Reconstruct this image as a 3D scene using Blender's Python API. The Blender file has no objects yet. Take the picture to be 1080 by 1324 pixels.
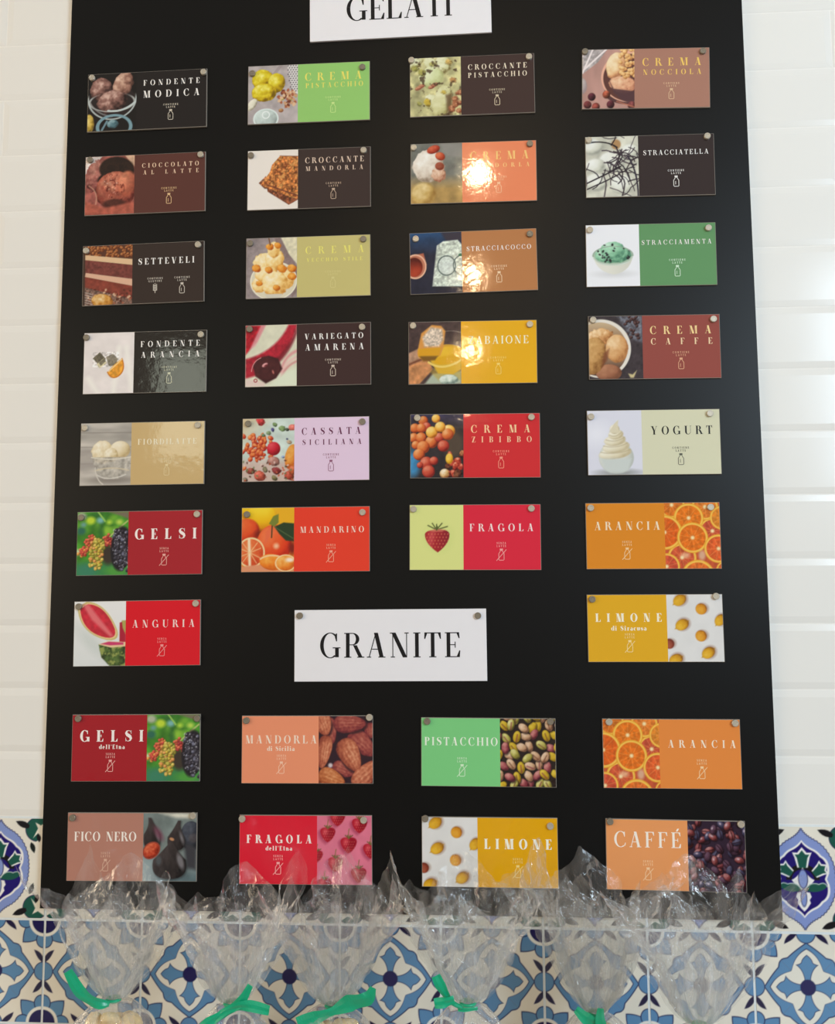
import bpy, math, random
import numpy as np
from mathutils import Vector, Matrix

# ------------------------------------------------------------------ camera, world, lights, exposure
scene = bpy.context.scene
col = scene.collection
FPX = 1067.04
cam_d = bpy.data.cameras.new('camera')
cam_d.sensor_fit = 'VERTICAL'; cam_d.sensor_height = 24.0; cam_d.lens = 24.0 * FPX / 1324.0
cam_d.clip_start = 0.02
cam = bpy.data.objects.new('camera', cam_d); col.objects.link(cam)
_r = Vector((0.99832852, 0.0575338, -0.00548046)); _u = Vector((0.01078508, -0.09229886, 0.99567294))
_f = Vector((-0.056779, 0.9940678, 0.0927651))
cam.matrix_world = Matrix(((_r.x, _u.x, -_f.x, 0.64137), (_r.y, _u.y, -_f.y, -1.26946), (_r.z, _u.z, -_f.z, 0.49594), (0, 0, 0, 1)))
scene.camera = cam
scene.view_settings.view_transform = 'Standard'; scene.view_settings.look = 'None'
scene.view_settings.gamma = 1.0; scene.view_settings.use_curve_mapping = False
scene.view_settings.exposure = 0.0
scene.cycles.transparent_max_bounces = 24
scene.cycles.max_bounces = 16; scene.cycles.diffuse_bounces = 10

world = bpy.data.worlds.new('room_ambience'); scene.world = world; world.use_nodes = True
bg = world.node_tree.nodes['Background']; bg.inputs[0].default_value = (1.0, 0.93, 0.83, 1); bg.inputs[1].default_value = 0.40

def area(name, loc, target, sx, sy, power, color):
    d = bpy.data.lights.new(name, 'AREA'); d.shape = 'RECTANGLE'; d.size = sx; d.size_y = sy
    d.energy = power; d.color = color
    o = bpy.data.objects.new(name, d); col.objects.link(o); o.location = loc
    o.rotation_euler = (Vector(target) - Vector(loc)).to_track_quat('-Z', 'Y').to_euler()
    return o
def bulb(name, loc, power, color, radius=0.04):
    d = bpy.data.lights.new(name, 'POINT'); d.energy = power; d.color = color; d.shadow_soft_size = radius
    o = bpy.data.objects.new(name, d); col.objects.link(o); o.location = loc
    return o
# shop window behind the camera to the right, ceiling lamps in a row running back into the shop
area('shop_window_daylight', (3.0, -2.7, 1.55), (0.9, 0, 0.8), 1.15, 1.15, 84, (0.66, 0.84, 1.0))
area('added_warm_fill', (-2.6, -2.0, 1.0), (0.2, 0, 0.7), 2.0, 1.5, 44, (1.0, 0.79, 0.54))  # unseen warm area light, added as fill from the left
area('far_window_daylight', (-1.25, -4.2, 1.75), (0.2, 0, 0.79), 0.38, 0.73, 3.5, (0.92, 1.0, 0.82))
for _k, (_x, _d) in enumerate(((0.70, 1.46), (0.69, 2.36), (0.69, 3.55), (0.68, 4.9))):
    bulb('ceiling_lamp_light', (_x, -_d, 1.9), 7.0, (1.0, 0.74, 0.42), 0.035)

# ------------------------------------------------------------------ helpers
def lin(c):
    a = np.asarray(c, float) / 255.0
    return np.where(a <= 0.04045, a / 12.92, ((a + 0.055) / 1.055) ** 2.4)
def tag(o, label=None, cat=None, group=None, kind=None):
    if label: o['label'] = label
    if cat: o['category'] = cat
    if group: o['group'] = group
    if kind: o['kind'] = kind
    return o
def empty(name, loc, roty=0.0):
    o = bpy.data.objects.new(name, None); o.empty_display_size = 0.02; col.objects.link(o)
    o.location = loc; o.rotation_euler = (0, roty, 0)
    return o
def mesh(name, verts, faces, mat, smooth=False):
    m = bpy.data.meshes.new(name); m.from_pydata([tuple(v) for v in verts], [], faces)
    if mat: m.materials.append(mat)
    if smooth: m.polygons.foreach_set('use_smooth', [True] * len(m.polygons))
    m.update(); return m
def obj(name, m, parent=None, loc=None):
    o = bpy.data.objects.new(name, m); col.objects.link(o)
    if parent: o.parent = parent
    if loc is not None: o.location = loc
    return o
def box_vf(x0, x1, y0, y1, z0, z1):
    v = [(x, y, z) for x in (x0, x1) for y in (y0, y1) for z in (z0, z1)]
    return v, [(0, 1, 3, 2), (4, 6, 7, 5), (0, 4, 5, 1), (2, 3, 7, 6), (0, 2, 6, 4), (1, 5, 7, 3)]
def frustum_vf(x0, x1, z0, z1, yback, yedge, yfront, bev):
    """slab in the XZ plane whose front face (-Y side) has a bevelled rim"""
    v = []
    for y, i in ((yback, 0), (yedge, 0), (yfront, bev)):
        v += [(x0 + i, y, z0 + i), (x1 - i, y, z0 + i), (x1 - i, y, z1 - i), (x0 + i, y, z1 - i)]
    f = [(0, 1, 2, 3), (8, 11, 10, 9)]
    for k in (0, 4):
        for a in range(4):
            b = (a + 1) % 4
            f.append((k + a, k + 4 + a, k + 4 + b, k + b))
    return v, f
def colour_grid(name, rgb, w, h, y, mat):
    """flat print in the XZ plane: one vertex per sample of rgb (rows run downwards), colour stored per vertex"""
    H, W = rgb.shape[:2]
    xs = np.linspace(0, w, W); zs = np.linspace(h, 0, H)
    X, Z = np.meshgrid(xs, zs)
    co = np.stack([X, np.full_like(X, y), Z], -1).reshape(-1, 3)
    idx = np.arange(H * W).reshape(H, W)
    q = np.stack([idx[1:, :-1], idx[1:, 1:], idx[:-1, 1:], idx[:-1, :-1]], -1).reshape(-1, 4)
    m = bpy.data.meshes.new(name)
    m.vertices.add(H * W); m.vertices.foreach_set('co', co.ravel().astype(np.float32))
    n = len(q); m.loops.add(n * 4); m.loops.foreach_set('vertex_index', q.ravel().astype(np.int32))
    m.polygons.add(n); m.polygons.foreach_set('loop_start', np.arange(0, n * 4, 4, dtype=np.int32))
    m.update(calc_edges=True)
    a = m.color_attributes.new('Col', 'FLOAT_COLOR', 'POINT')
    c = np.ones((H * W, 4), np.float32); c[:, :3] = lin(np.clip(rgb, 0, 255)).reshape(-1, 3)
    a.data.foreach_set('color', c.ravel())
    m.materials.append(mat); m.validate(); return m

# ------------------------------------------------------------------ materials
_mats = {}
def mat(name, rgb, rough=0.4, spec=0.5, metal=0.0, coat=0.0, noise=0.0, nscale=60.0, bump=0.0, bscale=30.0):
    if name in _mats: return _mats[name]
    m = bpy.data.materials.new(name); m.use_nodes = True; nt = m.node_tree; b = nt.nodes['Principled BSDF']
    c = lin(rgb); b.inputs['Base Color'].default_value = (*c, 1)
    b.inputs['Roughness'].default_value = rough; b.inputs['Specular IOR Level'].default_value = spec
    b.inputs['Metallic'].default_value = metal; b.inputs['Coat Weight'].default_value = coat
    tc = nt.nodes.new('ShaderNodeTexCoord')
    if noise > 0:
        n = nt.nodes.new('ShaderNodeTexNoise'); n.inputs['Scale'].default_value = nscale; n.inputs['Detail'].default_value = 4
        r = nt.nodes.new('ShaderNodeMapRange'); r.inputs[3].default_value = 1 - noise; r.inputs[4].default_value = 1 + noise
        x = nt.nodes.new('ShaderNodeVectorMath'); x.operation = 'SCALE'; x.inputs[0].default_value = tuple(c)
        nt.links.new(tc.outputs['Object'], n.inputs['Vector']); nt.links.new(n.outputs['Fac'], r.inputs[0])
        nt.links.new(r.outputs[0], x.inputs['Scale']); nt.links.new(x.outputs[0], b.inputs['Base Color'])
    if bump > 0:
        n2 = nt.nodes.new('ShaderNodeTexNoise'); n2.inputs['Scale'].default_value = bscale; n2.inputs['Detail'].default_value = 2
        bp = nt.nodes.new('ShaderNodeBump'); bp.inputs['Strength'].default_value = bump; bp.inputs['Distance'].default_value = 0.002
        nt.links.new(tc.outputs['Object'], n2.inputs['Vector']); nt.links.new(n2.outputs['Fac'], bp.inputs['Height'])
        nt.links.new(bp.outputs[0], b.inputs['Normal'])
    _mats[name] = m; return m
def print_mat(name, rough, spec, bump=0.0, bscale=25.0):
    m = mat(name, (255, 255, 255), rough, spec, bump=bump, bscale=bscale); nt = m.node_tree
    a = nt.nodes.new('ShaderNodeVertexColor'); a.layer_name = 'Col'
    nt.links.new(a.outputs['Color'], nt.nodes['Principled BSDF'].inputs['Base Color'])
    return m
M_PRINT = print_mat('glossy_photo_print', 0.07, 0.5, 0.07, 80)
M_GLAZE = print_mat('painted_tile_glaze', 0.12, 0.5, 0.04, 25)
M_WHITE_TILE = mat('white_tile_glaze', (236, 234, 229), 0.15, 0.3, noise=0.015, nscale=6, bump=0.06, bscale=22)
M_GROUT = mat('pale_grout', (226, 232, 234), 0.8, 0.2, noise=0.06, nscale=200)
M_WHITE_GROUT = mat('white_grout', (240, 238, 233), 0.7, 0.2, noise=0.03, nscale=150)
M_BOARD = mat('black_satin_board', (2, 2, 2), 0.40, 0.27, noise=0.15, nscale=18, bump=0.02, bscale=8)
M_HALO = mat('pale_edge_halo', (226, 220, 210), 0.5, 0.3, noise=0.03)  # pale colour of the added halo rim around the board
M_ACRYLIC = mat('acrylic_edge', (150, 142, 132), 0.12, 0.6, noise=0.04)
M_MAGNET = mat('brushed_steel_magnet', (196, 186, 168), 0.35, 0.5, metal=0.35, noise=0.12, nscale=400)
M_MAGNET_DARK = mat('dull_steel_magnet', (140, 130, 114), 0.40, 0.5, metal=0.35, noise=0.12, nscale=400)
M_PAPER = mat('white_sign_paper', (238, 236, 240), 0.35, 0.35, noise=0.015, nscale=40)
M_RIBBON = mat('green_ribbon', (20, 172, 126), 0.28, 0.5, noise=0.12, nscale=120)
M_BISCUIT = mat('golden_biscuit', (226, 202, 152), 0.7, 0.3, noise=0.35, nscale=90, bump=0.6, bscale=160)
M_COUNTER = mat('pale_stone_counter', (206, 200, 190), 0.3, 0.4, noise=0.08, nscale=40)

def cellophane_mat(name, milk):
    m = bpy.data.materials.new(name); m.use_nodes = True; nt = m.node_tree; nt.nodes.clear()
    out = nt.nodes.new('ShaderNodeOutputMaterial')
    tr = nt.nodes.new('ShaderNodeBsdfTransparent'); tr.inputs[0].default_value = (0.985, 0.99, 0.99, 1)
    gl = nt.nodes.new('ShaderNodeBsdfGlossy'); gl.inputs[0].default_value = (1, 1, 1, 1); gl.inputs[1].default_value = 0.07
    fr = nt.nodes.new('ShaderNodeFresnel'); fr.inputs[0].default_value = 1.5
    mx = nt.nodes.new('ShaderNodeMixShader')
    df = nt.nodes.new('ShaderNodeBsdfTranslucent'); df.inputs[0].default_value = (0.99, 0.99, 0.99, 1)
    d2 = nt.nodes.new('ShaderNodeBsdfDiffuse'); d2.inputs[0].default_value = (0.99, 0.99, 0.99, 1)
    md = nt.nodes.new('ShaderNodeMixShader'); md.inputs[0].default_value = 0.5
    m2 = nt.nodes.new('ShaderNodeMixShader'); 
    tc = nt.nodes.new('ShaderNodeTexCoord'); no = nt.nodes.new('ShaderNodeTexNoise'); no.inputs['Scale'].default_value = 85; no.inputs['Detail'].default_value = 4
    mr = nt.nodes.new('ShaderNodeMapRange'); mr.inputs[1].default_value = 0.38; mr.inputs[2].default_value = 0.72; mr.inputs[3].default_value = milk * 0.25; mr.inputs[4].default_value = milk * 2.6
    bp = nt.nodes.new('ShaderNodeBump'); bp.inputs['Strength'].default_value = 0.6; bp.inputs['Distance'].default_value = 0.004
    mp = nt.nodes.new('ShaderNodeMapping'); mp.inputs['Scale'].default_value = (1.0, 1.0, 0.16)
    vo = nt.nodes.new('ShaderNodeTexNoise'); vo.inputs['Scale'].default_value = 120; vo.inputs['Detail'].default_value = 5; vo.inputs['Distortion'].default_value = 1.2
    L = nt.links.new
    L(tc.outputs['Object'], mp.inputs['Vector']); L(mp.outputs[0], vo.inputs['Vector']); L(mp.outputs[0], no.inputs['Vector']); L(no.outputs['Fac'], mr.inputs[0])
    L(vo.outputs['Fac'], bp.inputs['Height']); L(bp.outputs[0], gl.inputs['Normal'])
    mn = nt.nodes.new('ShaderNodeMath'); mn.operation = 'MINIMUM'; mn.inputs[1].default_value = 0.30
    L(fr.outputs[0], mn.inputs[0]); L(mn.outputs[0], mx.inputs[0]); L(tr.outputs[0], mx.inputs[1]); L(gl.outputs[0], mx.inputs[2])
    L(df.outputs[0], md.inputs[1]); L(d2.outputs[0], md.inputs[2])
    L(mr.outputs[0], m2.inputs[0]); L(mx.outputs[0], m2.inputs[1]); L(md.outputs[0], m2.inputs[2]); L(m2.outputs[0], out.inputs[0])
    return m
M_CELLO = cellophane_mat('clear_cellophane', 0.055)
M_POUCH = cellophane_mat('crinkled_cellophane', 0.14)

# ------------------------------------------------------------------ painter for flat printed pictures (100 wide x 120 high, y down)
PW, PH = 84, 101
class Pic:
    def __init__(s, bgc, W=PW, H=PH, x0=0., x1=100., y0=0., y1=120., ss=2):
        s.W, s.H, s.ss = W * ss, H * ss, ss
        xs = np.linspace(x0, x1, s.W); ys = np.linspace(y0, y1, s.H)
        s.X, s.Y = np.meshgrid(xs, ys); s.px = (x1 - x0) / s.W
        s.c = np.zeros((s.H, s.W, 3)) + np.array(bgc, float); s.folded = x0 < 0
    def noise(s, scale, seed, octv=3, sx=1.0, sy=1.0, w=None):
        SX, SY = (s.X, s.Y) if w is None else (s.X[w], s.Y[w])
        rng = np.random.RandomState(seed); n = np.zeros_like(SX); amp = 1.0; tot = 0
        for o in range(octv):
            g = rng.rand(64, 64); f = 2 ** o / scale
            u = (SX * f * sx + 7.3 * o) % 63; v = (SY * f * sy + 3.1 * o) % 63
            i = u.astype(int) % 63; j = v.astype(int) % 63; fu = u - np.floor(u); fv = v - np.floor(v)
            fu = fu * fu * (3 - 2 * fu); fv = fv * fv * (3 - 2 * fv)
            n += amp * ((g[j, i] * (1 - fu) + g[j, i + 1] * fu) * (1 - fv) + (g[j + 1, i] * (1 - fu) + g[j + 1, i + 1] * fu) * fv)
            tot += amp; amp *= 0.5
        return n / tot
    def put(s, m, c):
        c = np.asarray(c, float); s.c = s.c * (1 - m[..., None]) + (c if c.ndim == 3 else c[None, None]) * m[..., None]
    def loc(s, cx, cy, rx, ry, a=0, w=None):
        SX, SY = (s.X, s.Y) if w is None else (s.X[w], s.Y[w])
        ca, sa = math.cos(math.radians(a)), math.sin(math.radians(a)); dx, dy = SX - cx, SY - cy
        return (dx * ca + dy * sa) / rx, (-dx * sa + dy * ca) / ry
    def sd(s, d, soft):
        return np.clip(0.5 - d / soft, 0, 1)
    def ell(s, cx, cy, rx, ry, a=0, soft=1.2):
        p, q = s.loc(cx, cy, rx, ry, a); return s.sd((np.hypot(p, q) - 1) * min(rx, ry), soft)
    def win(s, cx, cy, R):
        xs, ys = s.X[0], s.Y[:, 0]
        if s.folded: return (slice(None), slice(None))
        i0, i1 = np.searchsorted(xs, (cx - R, cx + R)); j0, j1 = np.searchsorted(ys, (cy - R, cy + R))
        return (slice(j0, j1), slice(i0, i1))
    def putw(s, w, m, c):
        c = np.asarray(c, float); s.c[w] = s.c[w] * (1 - m[..., None]) + (c if c.ndim == 3 else c[None, None]) * m[..., None]
    def dot(s, cx, cy, rx, ry, c, a=0, soft=1.2, al=1.0):
        w = s.win(cx, cy, max(rx, ry) * (1 + soft / min(rx, ry)) + soft)
        p, q = s.loc(cx, cy, rx, ry, a, w); s.putw(w, s.sd((np.hypot(p, q) - 1) * min(rx, ry), soft) * al, c)
    def ring(s, cx, cy, rx, ry, w, c, a=0, soft=1.0, al=1.0, clip=None):
        p, q = s.loc(cx, cy, rx, ry, a); m = s.sd(np.abs(np.hypot(p, q) - 1) * min(rx, ry) - w / 2, soft) * al
        if clip is not None: m = m * clip
        s.put(m, c)
    def ramp(s, t, stops):
        t = np.clip(t, 0, 1) * (len(stops) - 1); st = np.array(stops, float); i = np.clip(t.astype(int), 0, len(stops) - 2); f = (t - i)[..., None]
        return st[i] * (1 - f) + st[i + 1] * f
    def ball(s, cx, cy, rx, ry, stops, a=0, n=0.35, ns=7, seed=1, lx=-0.4, ly=-0.5, soft=1.3, edge=0.0):
        w = s.win(cx, cy, max(rx, ry) * (1.1 + edge + soft / min(rx, ry)) + soft)
        p, q = s.loc(cx, cy, rx, ry, a, w); r2 = np.clip(p * p + q * q, 0, 1); z = np.sqrt(1 - r2)
        ca, sa = math.cos(math.radians(a)), math.sin(math.radians(a)); wx, wy = p * ca - q * sa, p * sa + q * ca
        t = 0.15 + 0.75 * np.clip(wx * lx + wy * ly + z * 0.7, 0, 1) + n * (s.noise(ns, seed, w=w) - 0.5) * 2
        rr = np.hypot(p, q) * (1 + edge * (s.noise(ns, seed + 50, w=w) - 0.5) * 2 if edge else 1)
        s.putw(w, s.sd((rr - 1) * min(rx, ry), soft), s.ramp(t, stops))
    def pm(s, pts, soft=1.0):
        px = [a for a, b in pts]; py = [b for a, b in pts]; mx, my = (min(px) + max(px)) / 2, (min(py) + max(py)) / 2
        W = s.win(mx, my, max(max(px) - mx, max(py) - my) + soft * 2); SX, SY = s.X[W], s.Y[W]
        ins = np.zeros(SX.shape, bool); d = np.full(SX.shape, 1e9); n = len(pts)
        for i in range(n):
            (x1, y1), (x2, y2) = pts[i], pts[(i + 1) % n]
            ex, ey = x2 - x1, y2 - y1; L = ex * ex + ey * ey + 1e-12
            t = np.clip(((SX - x1) * ex + (SY - y1) * ey) / L, 0, 1)
            d = np.minimum(d, np.hypot(SX - x1 - t * ex, SY - y1 - t * ey))
            if y1 != y2:
                c = (y1 > SY) != (y2 > SY); ins ^= c & (SX < (x2 - x1) * (SY - y1) / (y2 - y1) + x1)
        o = np.zeros(s.X.shape); o[W] = s.sd(np.where(ins, -d, d), soft); return o
    def poly(s, pts, c, soft=1.0, al=1.0): s.put(s.pm(pts, soft) * al, c)
    def lm(s, pts, w, soft=1.0):
        px = [a for a, b in pts]; py = [b for a, b in pts]; mx, my = (min(px) + max(px)) / 2, (min(py) + max(py)) / 2
        W = s.win(mx, my, max(max(px) - mx, max(py) - my) + w + soft * 2); SX, SY = s.X[W], s.Y[W]
        d = np.full(SX.shape, 1e9)
        for (x1, y1), (x2, y2) in zip(pts[:-1], pts[1:]):
            ex, ey = x2 - x1, y2 - y1; L = ex * ex + ey * ey + 1e-12
            t = np.clip(((SX - x1) * ex + (SY - y1) * ey) / L, 0, 1)
            d = np.minimum(d, np.hypot(SX - x1 - t * ex, SY - y1 - t * ey))
        o = np.zeros(s.X.shape); o[W] = s.sd(d - w / 2, soft); return o
    def line(s, pts, w, c, soft=1.0, al=1.0): s.put(s.lm(pts, w, soft) * al, c)
    def grain(s, amt, scale, seed, octv=3, sx=1, sy=1, m=None):
        k = 1 + amt * (s.noise(scale, seed, octv, sx, sy) - 0.5) * 2
        k = k if m is None else 1 + (k - 1) * m
        s.c = s.c * k[..., None]
    def out(s):
        ss = s.ss; c = np.clip(s.c, 0, 255).reshape(s.H // ss, ss, s.W // ss, ss, 3).mean((1, 3)); return c
def bez(p0, p1, p2, n=10):
    return [((1 - t) ** 2 * p0[0] + 2 * t * (1 - t) * p1[0] + t * t * p2[0], (1 - t) ** 2 * p0[1] + 2 * t * (1 - t) * p1[1] + t * t * p2[1]) for t in np.linspace(0, 1, n)]

def pic_modica():
    p = Pic((24, 19, 16)); st = [(38, 24, 22), (92, 62, 56), (150, 108, 98), (214, 178, 164)]
    p.dot(50, 60, 50, 36, (52, 40, 40), al=.6)
    p.ball(28, 34, 24, 25, st, n=.4, seed=2, edge=.12); p.ball(72, 24, 20, 27, [(70, 45, 38), (140, 98, 84), (190, 148, 128), (230, 196, 174)], a=25, n=.45, seed=3, edge=.15)
    p.ball(50, 60, 30, 24, st, a=-15, n=.4, seed=4, edge=.12)
    low = np.clip((p.Y - 42) / 10, 0, 1)
    p.ring(50, 52, 49, 44, 3, (176, 186, 186), clip=low); p.ring(50, 60, 46, 20, 2, (200, 206, 204), clip=low, al=.8)
    p.line(bez((42, 78), (72, 84), (97, 62)), 4, (196, 206, 206)); p.line(bez((5, 60), (20, 86), (50, 90)), 3, (150, 150, 150), al=.7)
    p.ring(55, 112, 34, 24, 5, (122, 156, 168)); p.ball(52, 106, 12, 9, [(30, 40, 46), (84, 120, 130), (190, 214, 220)], seed=6)
    p.line([(30, 118), (40, 100)], 4, (110, 140, 152)); p.ball(3, 104, 11, 20, [(90, 70, 20), (196, 164, 70), (236, 214, 130)], seed=7)
    return p.out()
def pic_pistacchio():
    p = Pic((182, 172, 172)); p.grain(.12, 14, 1)
    p.poly([(0, 78), (62, 0), (70, 0), (6, 84)], (150, 138, 138), al=.6)
    p.poly([(78, 0), (100, 0), (100, 62), (88, 52)], (228, 224, 222))
    for i in range(8):
        for j in range(14):
            x, y = 80 + 5.2 * i + (j % 2) * 2.6, 2 + 4.4 * j
            if x - 78 > max(0, (y - 20) * .25) and y < 58: p.dot(x, y, 1.5, 1.3, (86, 80, 86))
    st = [(120, 92, 8), (196, 164, 20), (226, 206, 44), (244, 236, 130)]
    p.ball(29, 28, 22, 20, st, seed=2, n=.35, edge=.08); p.ball(57, 36, 17, 20, st, seed=3, n=.35, edge=.08); p.ball(32, 56, 25, 19, st, seed=4, n=.45, edge=.08)
    rng = random.Random(3)
    for k in range(60):
        a, r = rng.uniform(0, 6.28), rng.random() ** .6
        p.dot(78 + 19 * r * math.cos(a), 70 + 19 * r * math.sin(a), 3.6, 2.6, rng.choice([(170, 96, 66), (206, 160, 120), (120, 60, 40), (176, 164, 84), (224, 188, 150)]), rng.uniform(0, 180))
    p.ball(66, 94, 5, 4, [(130, 70, 40), (200, 160, 110)], seed=8)
    p.ball(8, 80, 8, 14, [(150, 140, 120), (226, 222, 200), (244, 240, 226)], a=35, seed=9)
    p.ball(36, 110, 24, 20, [(150, 160, 158), (190, 204, 200), (224, 236, 232)], seed=10, n=.3); p.ring(36, 110, 24, 20, 2.5, (222, 234, 232)); p.ring(36, 102, 7, 7, 2, (240, 246, 246))
    return p.out()
def pic_croccante_pistacchio():
    p = Pic((196, 190, 138)); p.grain(.35, 16, 4)
    rng = random.Random(5)
    for k in range(8):
        p.ball(rng.uniform(0, 70), rng.uniform(10, 120), rng.uniform(12, 20), rng.uniform(9, 16), [(120, 104, 60), (200, 196, 142), (226, 226, 184), (240, 238, 210)], rng.uniform(-40, 40), .25, 6, 20 + k, edge=.2)
    p.ball(42, 42, 24, 20, [(170, 170, 110), (214, 220, 166), (232, 236, 200)], -20, .2, 8, 40, edge=.15)
    p.ball(62, 92, 18, 34, [(160, 150, 90), (214, 210, 156), (232, 230, 190)], 15, .25, 7, 41, edge=.15)
    for x, y, r, c in ((34, 92, 8, (190, 164, 62)), (24, 30, 8, (164, 158, 84)), (10, 22, 7, (156, 152, 80)), (66, 72, 5, (200, 176, 84)), (76, 10, 7, (200, 168, 96)), (84, 48, 7, (180, 134, 84)), (44, 14, 6, (176, 170, 100)), (18, 94, 5, (156, 152, 84))):
        p.ball(x, y, r, r * .8, [tuple(int(v * .6) for v in c), c, tuple(min(255, int(v * 1.15)) for v in c)], rng.uniform(0, 90), .6, 3, int(x), edge=.35, soft=3)
    for x, y in ((22, 58), (42, 60), (16, 62), (48, 56)): p.ball(x, y, 7, 4, [(110, 50, 40), (180, 110, 84), (220, 170, 130)], -20, .3, 3, int(x))
    p.put(np.clip((p.noise(9, 77) - .62) * 8, 0, 1) * .8, (70, 52, 36))
    p.poly([(70, 78), (82, 74), (82, 120), (72, 120)], (88, 60, 40), 6, .7)
    for k in range(9): p.ball(rng.uniform(82, 100), rng.uniform(72, 118), 6, 5, [(90, 44, 30), (160, 92, 60), (206, 150, 110)], 0, .6, 3, 60 + k, edge=.35, soft=3)
    return p.out()
def pic_nocciola():
    p = Pic((196, 150, 138)); p.grain(.18, 30, 2, 3, 1, .3)
    p.poly([(0, 0), (48, 0), (30, 26), (0, 50)], (178, 168, 166)); p.grain(.3, 5, 8, m=p.pm([(0, 0), (48, 0), (30, 26), (0, 50)]))
    for a, b in (((20, 0), (0, 48)), ((46, 0), (4, 40)), ((4, 0), (0, 14))): p.line([a, b], 3.4, (236, 224, 222))
    p.dot(88, 88, 46, 24, (86, 56, 56)); p.dot(92, 56, 56, 52, (232, 176, 150), -8); p.dot(92, 58, 52, 48, (96, 58, 52), -8)
    st = [(160, 96, 66), (226, 170, 120), (240, 208, 160), (250, 232, 200)]
    p.ball(64, 34, 18, 28, st, 10, .3, 8, 3, edge=.06); p.ball(78, 72, 26, 17, [(150, 80, 60), (222, 160, 124), (240, 204, 166)], 8, .4, 6, 4, edge=.12)
    rng = random.Random(2)
    for k in range(46): p.ball(rng.uniform(72, 102), rng.uniform(0, 58), 4.6, 3.8, [(176, 106, 60), (228, 176, 110), (246, 216, 160)], rng.uniform(0, 90), .2, 4, k)
    p.poly([(50, 60), (60, 80), (100, 86), (100, 114), (76, 104), (60, 88)], (84, 56, 60), 2, .9)
    for x, y, c in ((18, 96, (84, 36, 46)), (10, 112, (110, 50, 50)), (26, 116, (150, 70, 60)), (46, 92, (170, 84, 60)), (54, 112, (92, 40, 48)), (94, 114, (120, 60, 60))):
        p.ball(x, y, 7.5, 8, [tuple(v // 3 for v in c), tuple(int(v * .8) for v in c), tuple(min(255, int(v * 1.3) + 10) for v in c)], 0, .3, 5, int(x))
    p.ball(0, 74, 9, 16, [(150, 130, 130), (206, 196, 192)], 0, .1, 5, 5); p.line([(66, 106), (100, 118)], 3, (196, 120, 90), al=.7)
    return p.out()
def pic_cioccolato_latte():
    p = Pic((164, 92, 82)); p.grain(.25, 12, 3)
    p.poly([(0, 0), (34, 0), (16, 20), (0, 36)], (226, 214, 208)); p.poly([(80, 0), (100, 0), (100, 24)], (206, 168, 140))
    p.ball(26, 40, 26, 34, [(80, 36, 34), (150, 86, 78), (196, 136, 120)], 20, .45, 6, 4, edge=.12)
    p.dot(64, 28, 36, 26, (44, 28, 20), 8, 3); p.dot(38, 44, 14, 8, (46, 30, 22), -30, 3)
    st = [(78, 28, 22), (140, 66, 52), (176, 96, 76), (216, 146, 116)]
    p.ball(62, 72, 40, 40, st, 0, .3, 7, 5, -.2, -.5, edge=.05); p.ball(84, 58, 18, 26, [(150, 72, 52), (190, 106, 80), (214, 140, 108)], 10, .12, 8, 6, soft=4)
    p.put(np.clip((p.noise(5, 12) - .6) * 6, 0, 1) * p.ell(58, 70, 22, 34) * .8, (92, 32, 24)); p.put(np.clip((p.noise(4, 13) - .68) * 9, 0, 1) * p.ell(52, 62, 16, 24), (224, 170, 150))
    p.dot(60, 98, 24, 9, (70, 36, 28), soft=4, al=.9)
    p.poly([(0, 92), (40, 106), (100, 96), (100, 120), (0, 120)], (176, 92, 74), 5); p.grain(.22, 8, 9)
    p.line(bez((8, 60), (28, 72), (22, 98)), 2.5, (206, 156, 130), al=.7)
    return p.out()
def pic_croccante_mandorla():
    p = Pic((238, 230, 222)); p.put(np.clip((p.X - 50) / 90, 0, 1) * .3, (232, 214, 196))
    low = [(38, 74), (100, 96), (100, 102), (82, 112), (40, 84)]; up = [(64, 12), (100, 14), (100, 100), (84, 96), (26, 70), (44, 44), (48, 30)]
    p.poly([(22, 66), (36, 52), (44, 78), (34, 78)], (158, 104, 76)); p.poly(low, (132, 76, 50)); p.poly(up, (190, 116, 60))
    m = np.maximum(p.pm(low), np.maximum(p.pm(up), p.pm([(22, 66), (36, 52), (44, 78), (34, 78)]))); p.grain(.65, 4, 3, 2, m=m)
    p.put(np.clip((p.noise(6, 6) - .55) * 8, 0, 1) * p.pm(up) * .7, (228, 168, 96)); p.put(np.clip((p.noise(5, 7) - .6) * 9, 0, 1) * m * .75, (120, 58, 30))
    p.line([(38, 70), (100, 94)], 3, (110, 60, 44), al=.8); p.line([(64, 12), (100, 14)], 2, (120, 70, 40), al=.6)
    return p.out()
def pic_crema_mandorla():
    p = Pic((120, 120, 112)); p.put(np.clip((p.Y - 62) / 30, 0, 1), (176, 142, 84)); p.grain(.2, 16, 3)
    p.poly([(56, 0), (100, 0), (100, 30), (70, 26)], (150, 146, 140), 6, .7)
    p.ball(34, 46, 31, 32, [(150, 130, 110), (214, 198, 180), (236, 226, 212), (250, 246, 238)], 0, .28, 8, 2, edge=.1)
    p.ball(54, 62, 14, 16, [(150, 90, 66), (210, 160, 130), (240, 214, 190)], 0, .4, 5, 5, edge=.2); p.ball(56, 46, 9, 8, [(120, 50, 30), (180, 96, 70)], 20, .3, 4, 6)
    p.ball(44, 12, 13, 8, [(110, 30, 20), (186, 66, 42), (222, 120, 84)], -20, .15, 4, 3); p.ball(57, 26, 10, 8, [(120, 36, 20), (196, 78, 46), (226, 130, 90)], 30, .15, 4, 4)
    p.ball(24, 102, 24, 24, [(150, 110, 50), (206, 170, 100), (236, 214, 160)], 0, .3, 9, 7, soft=6)
    return p.out()
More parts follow.
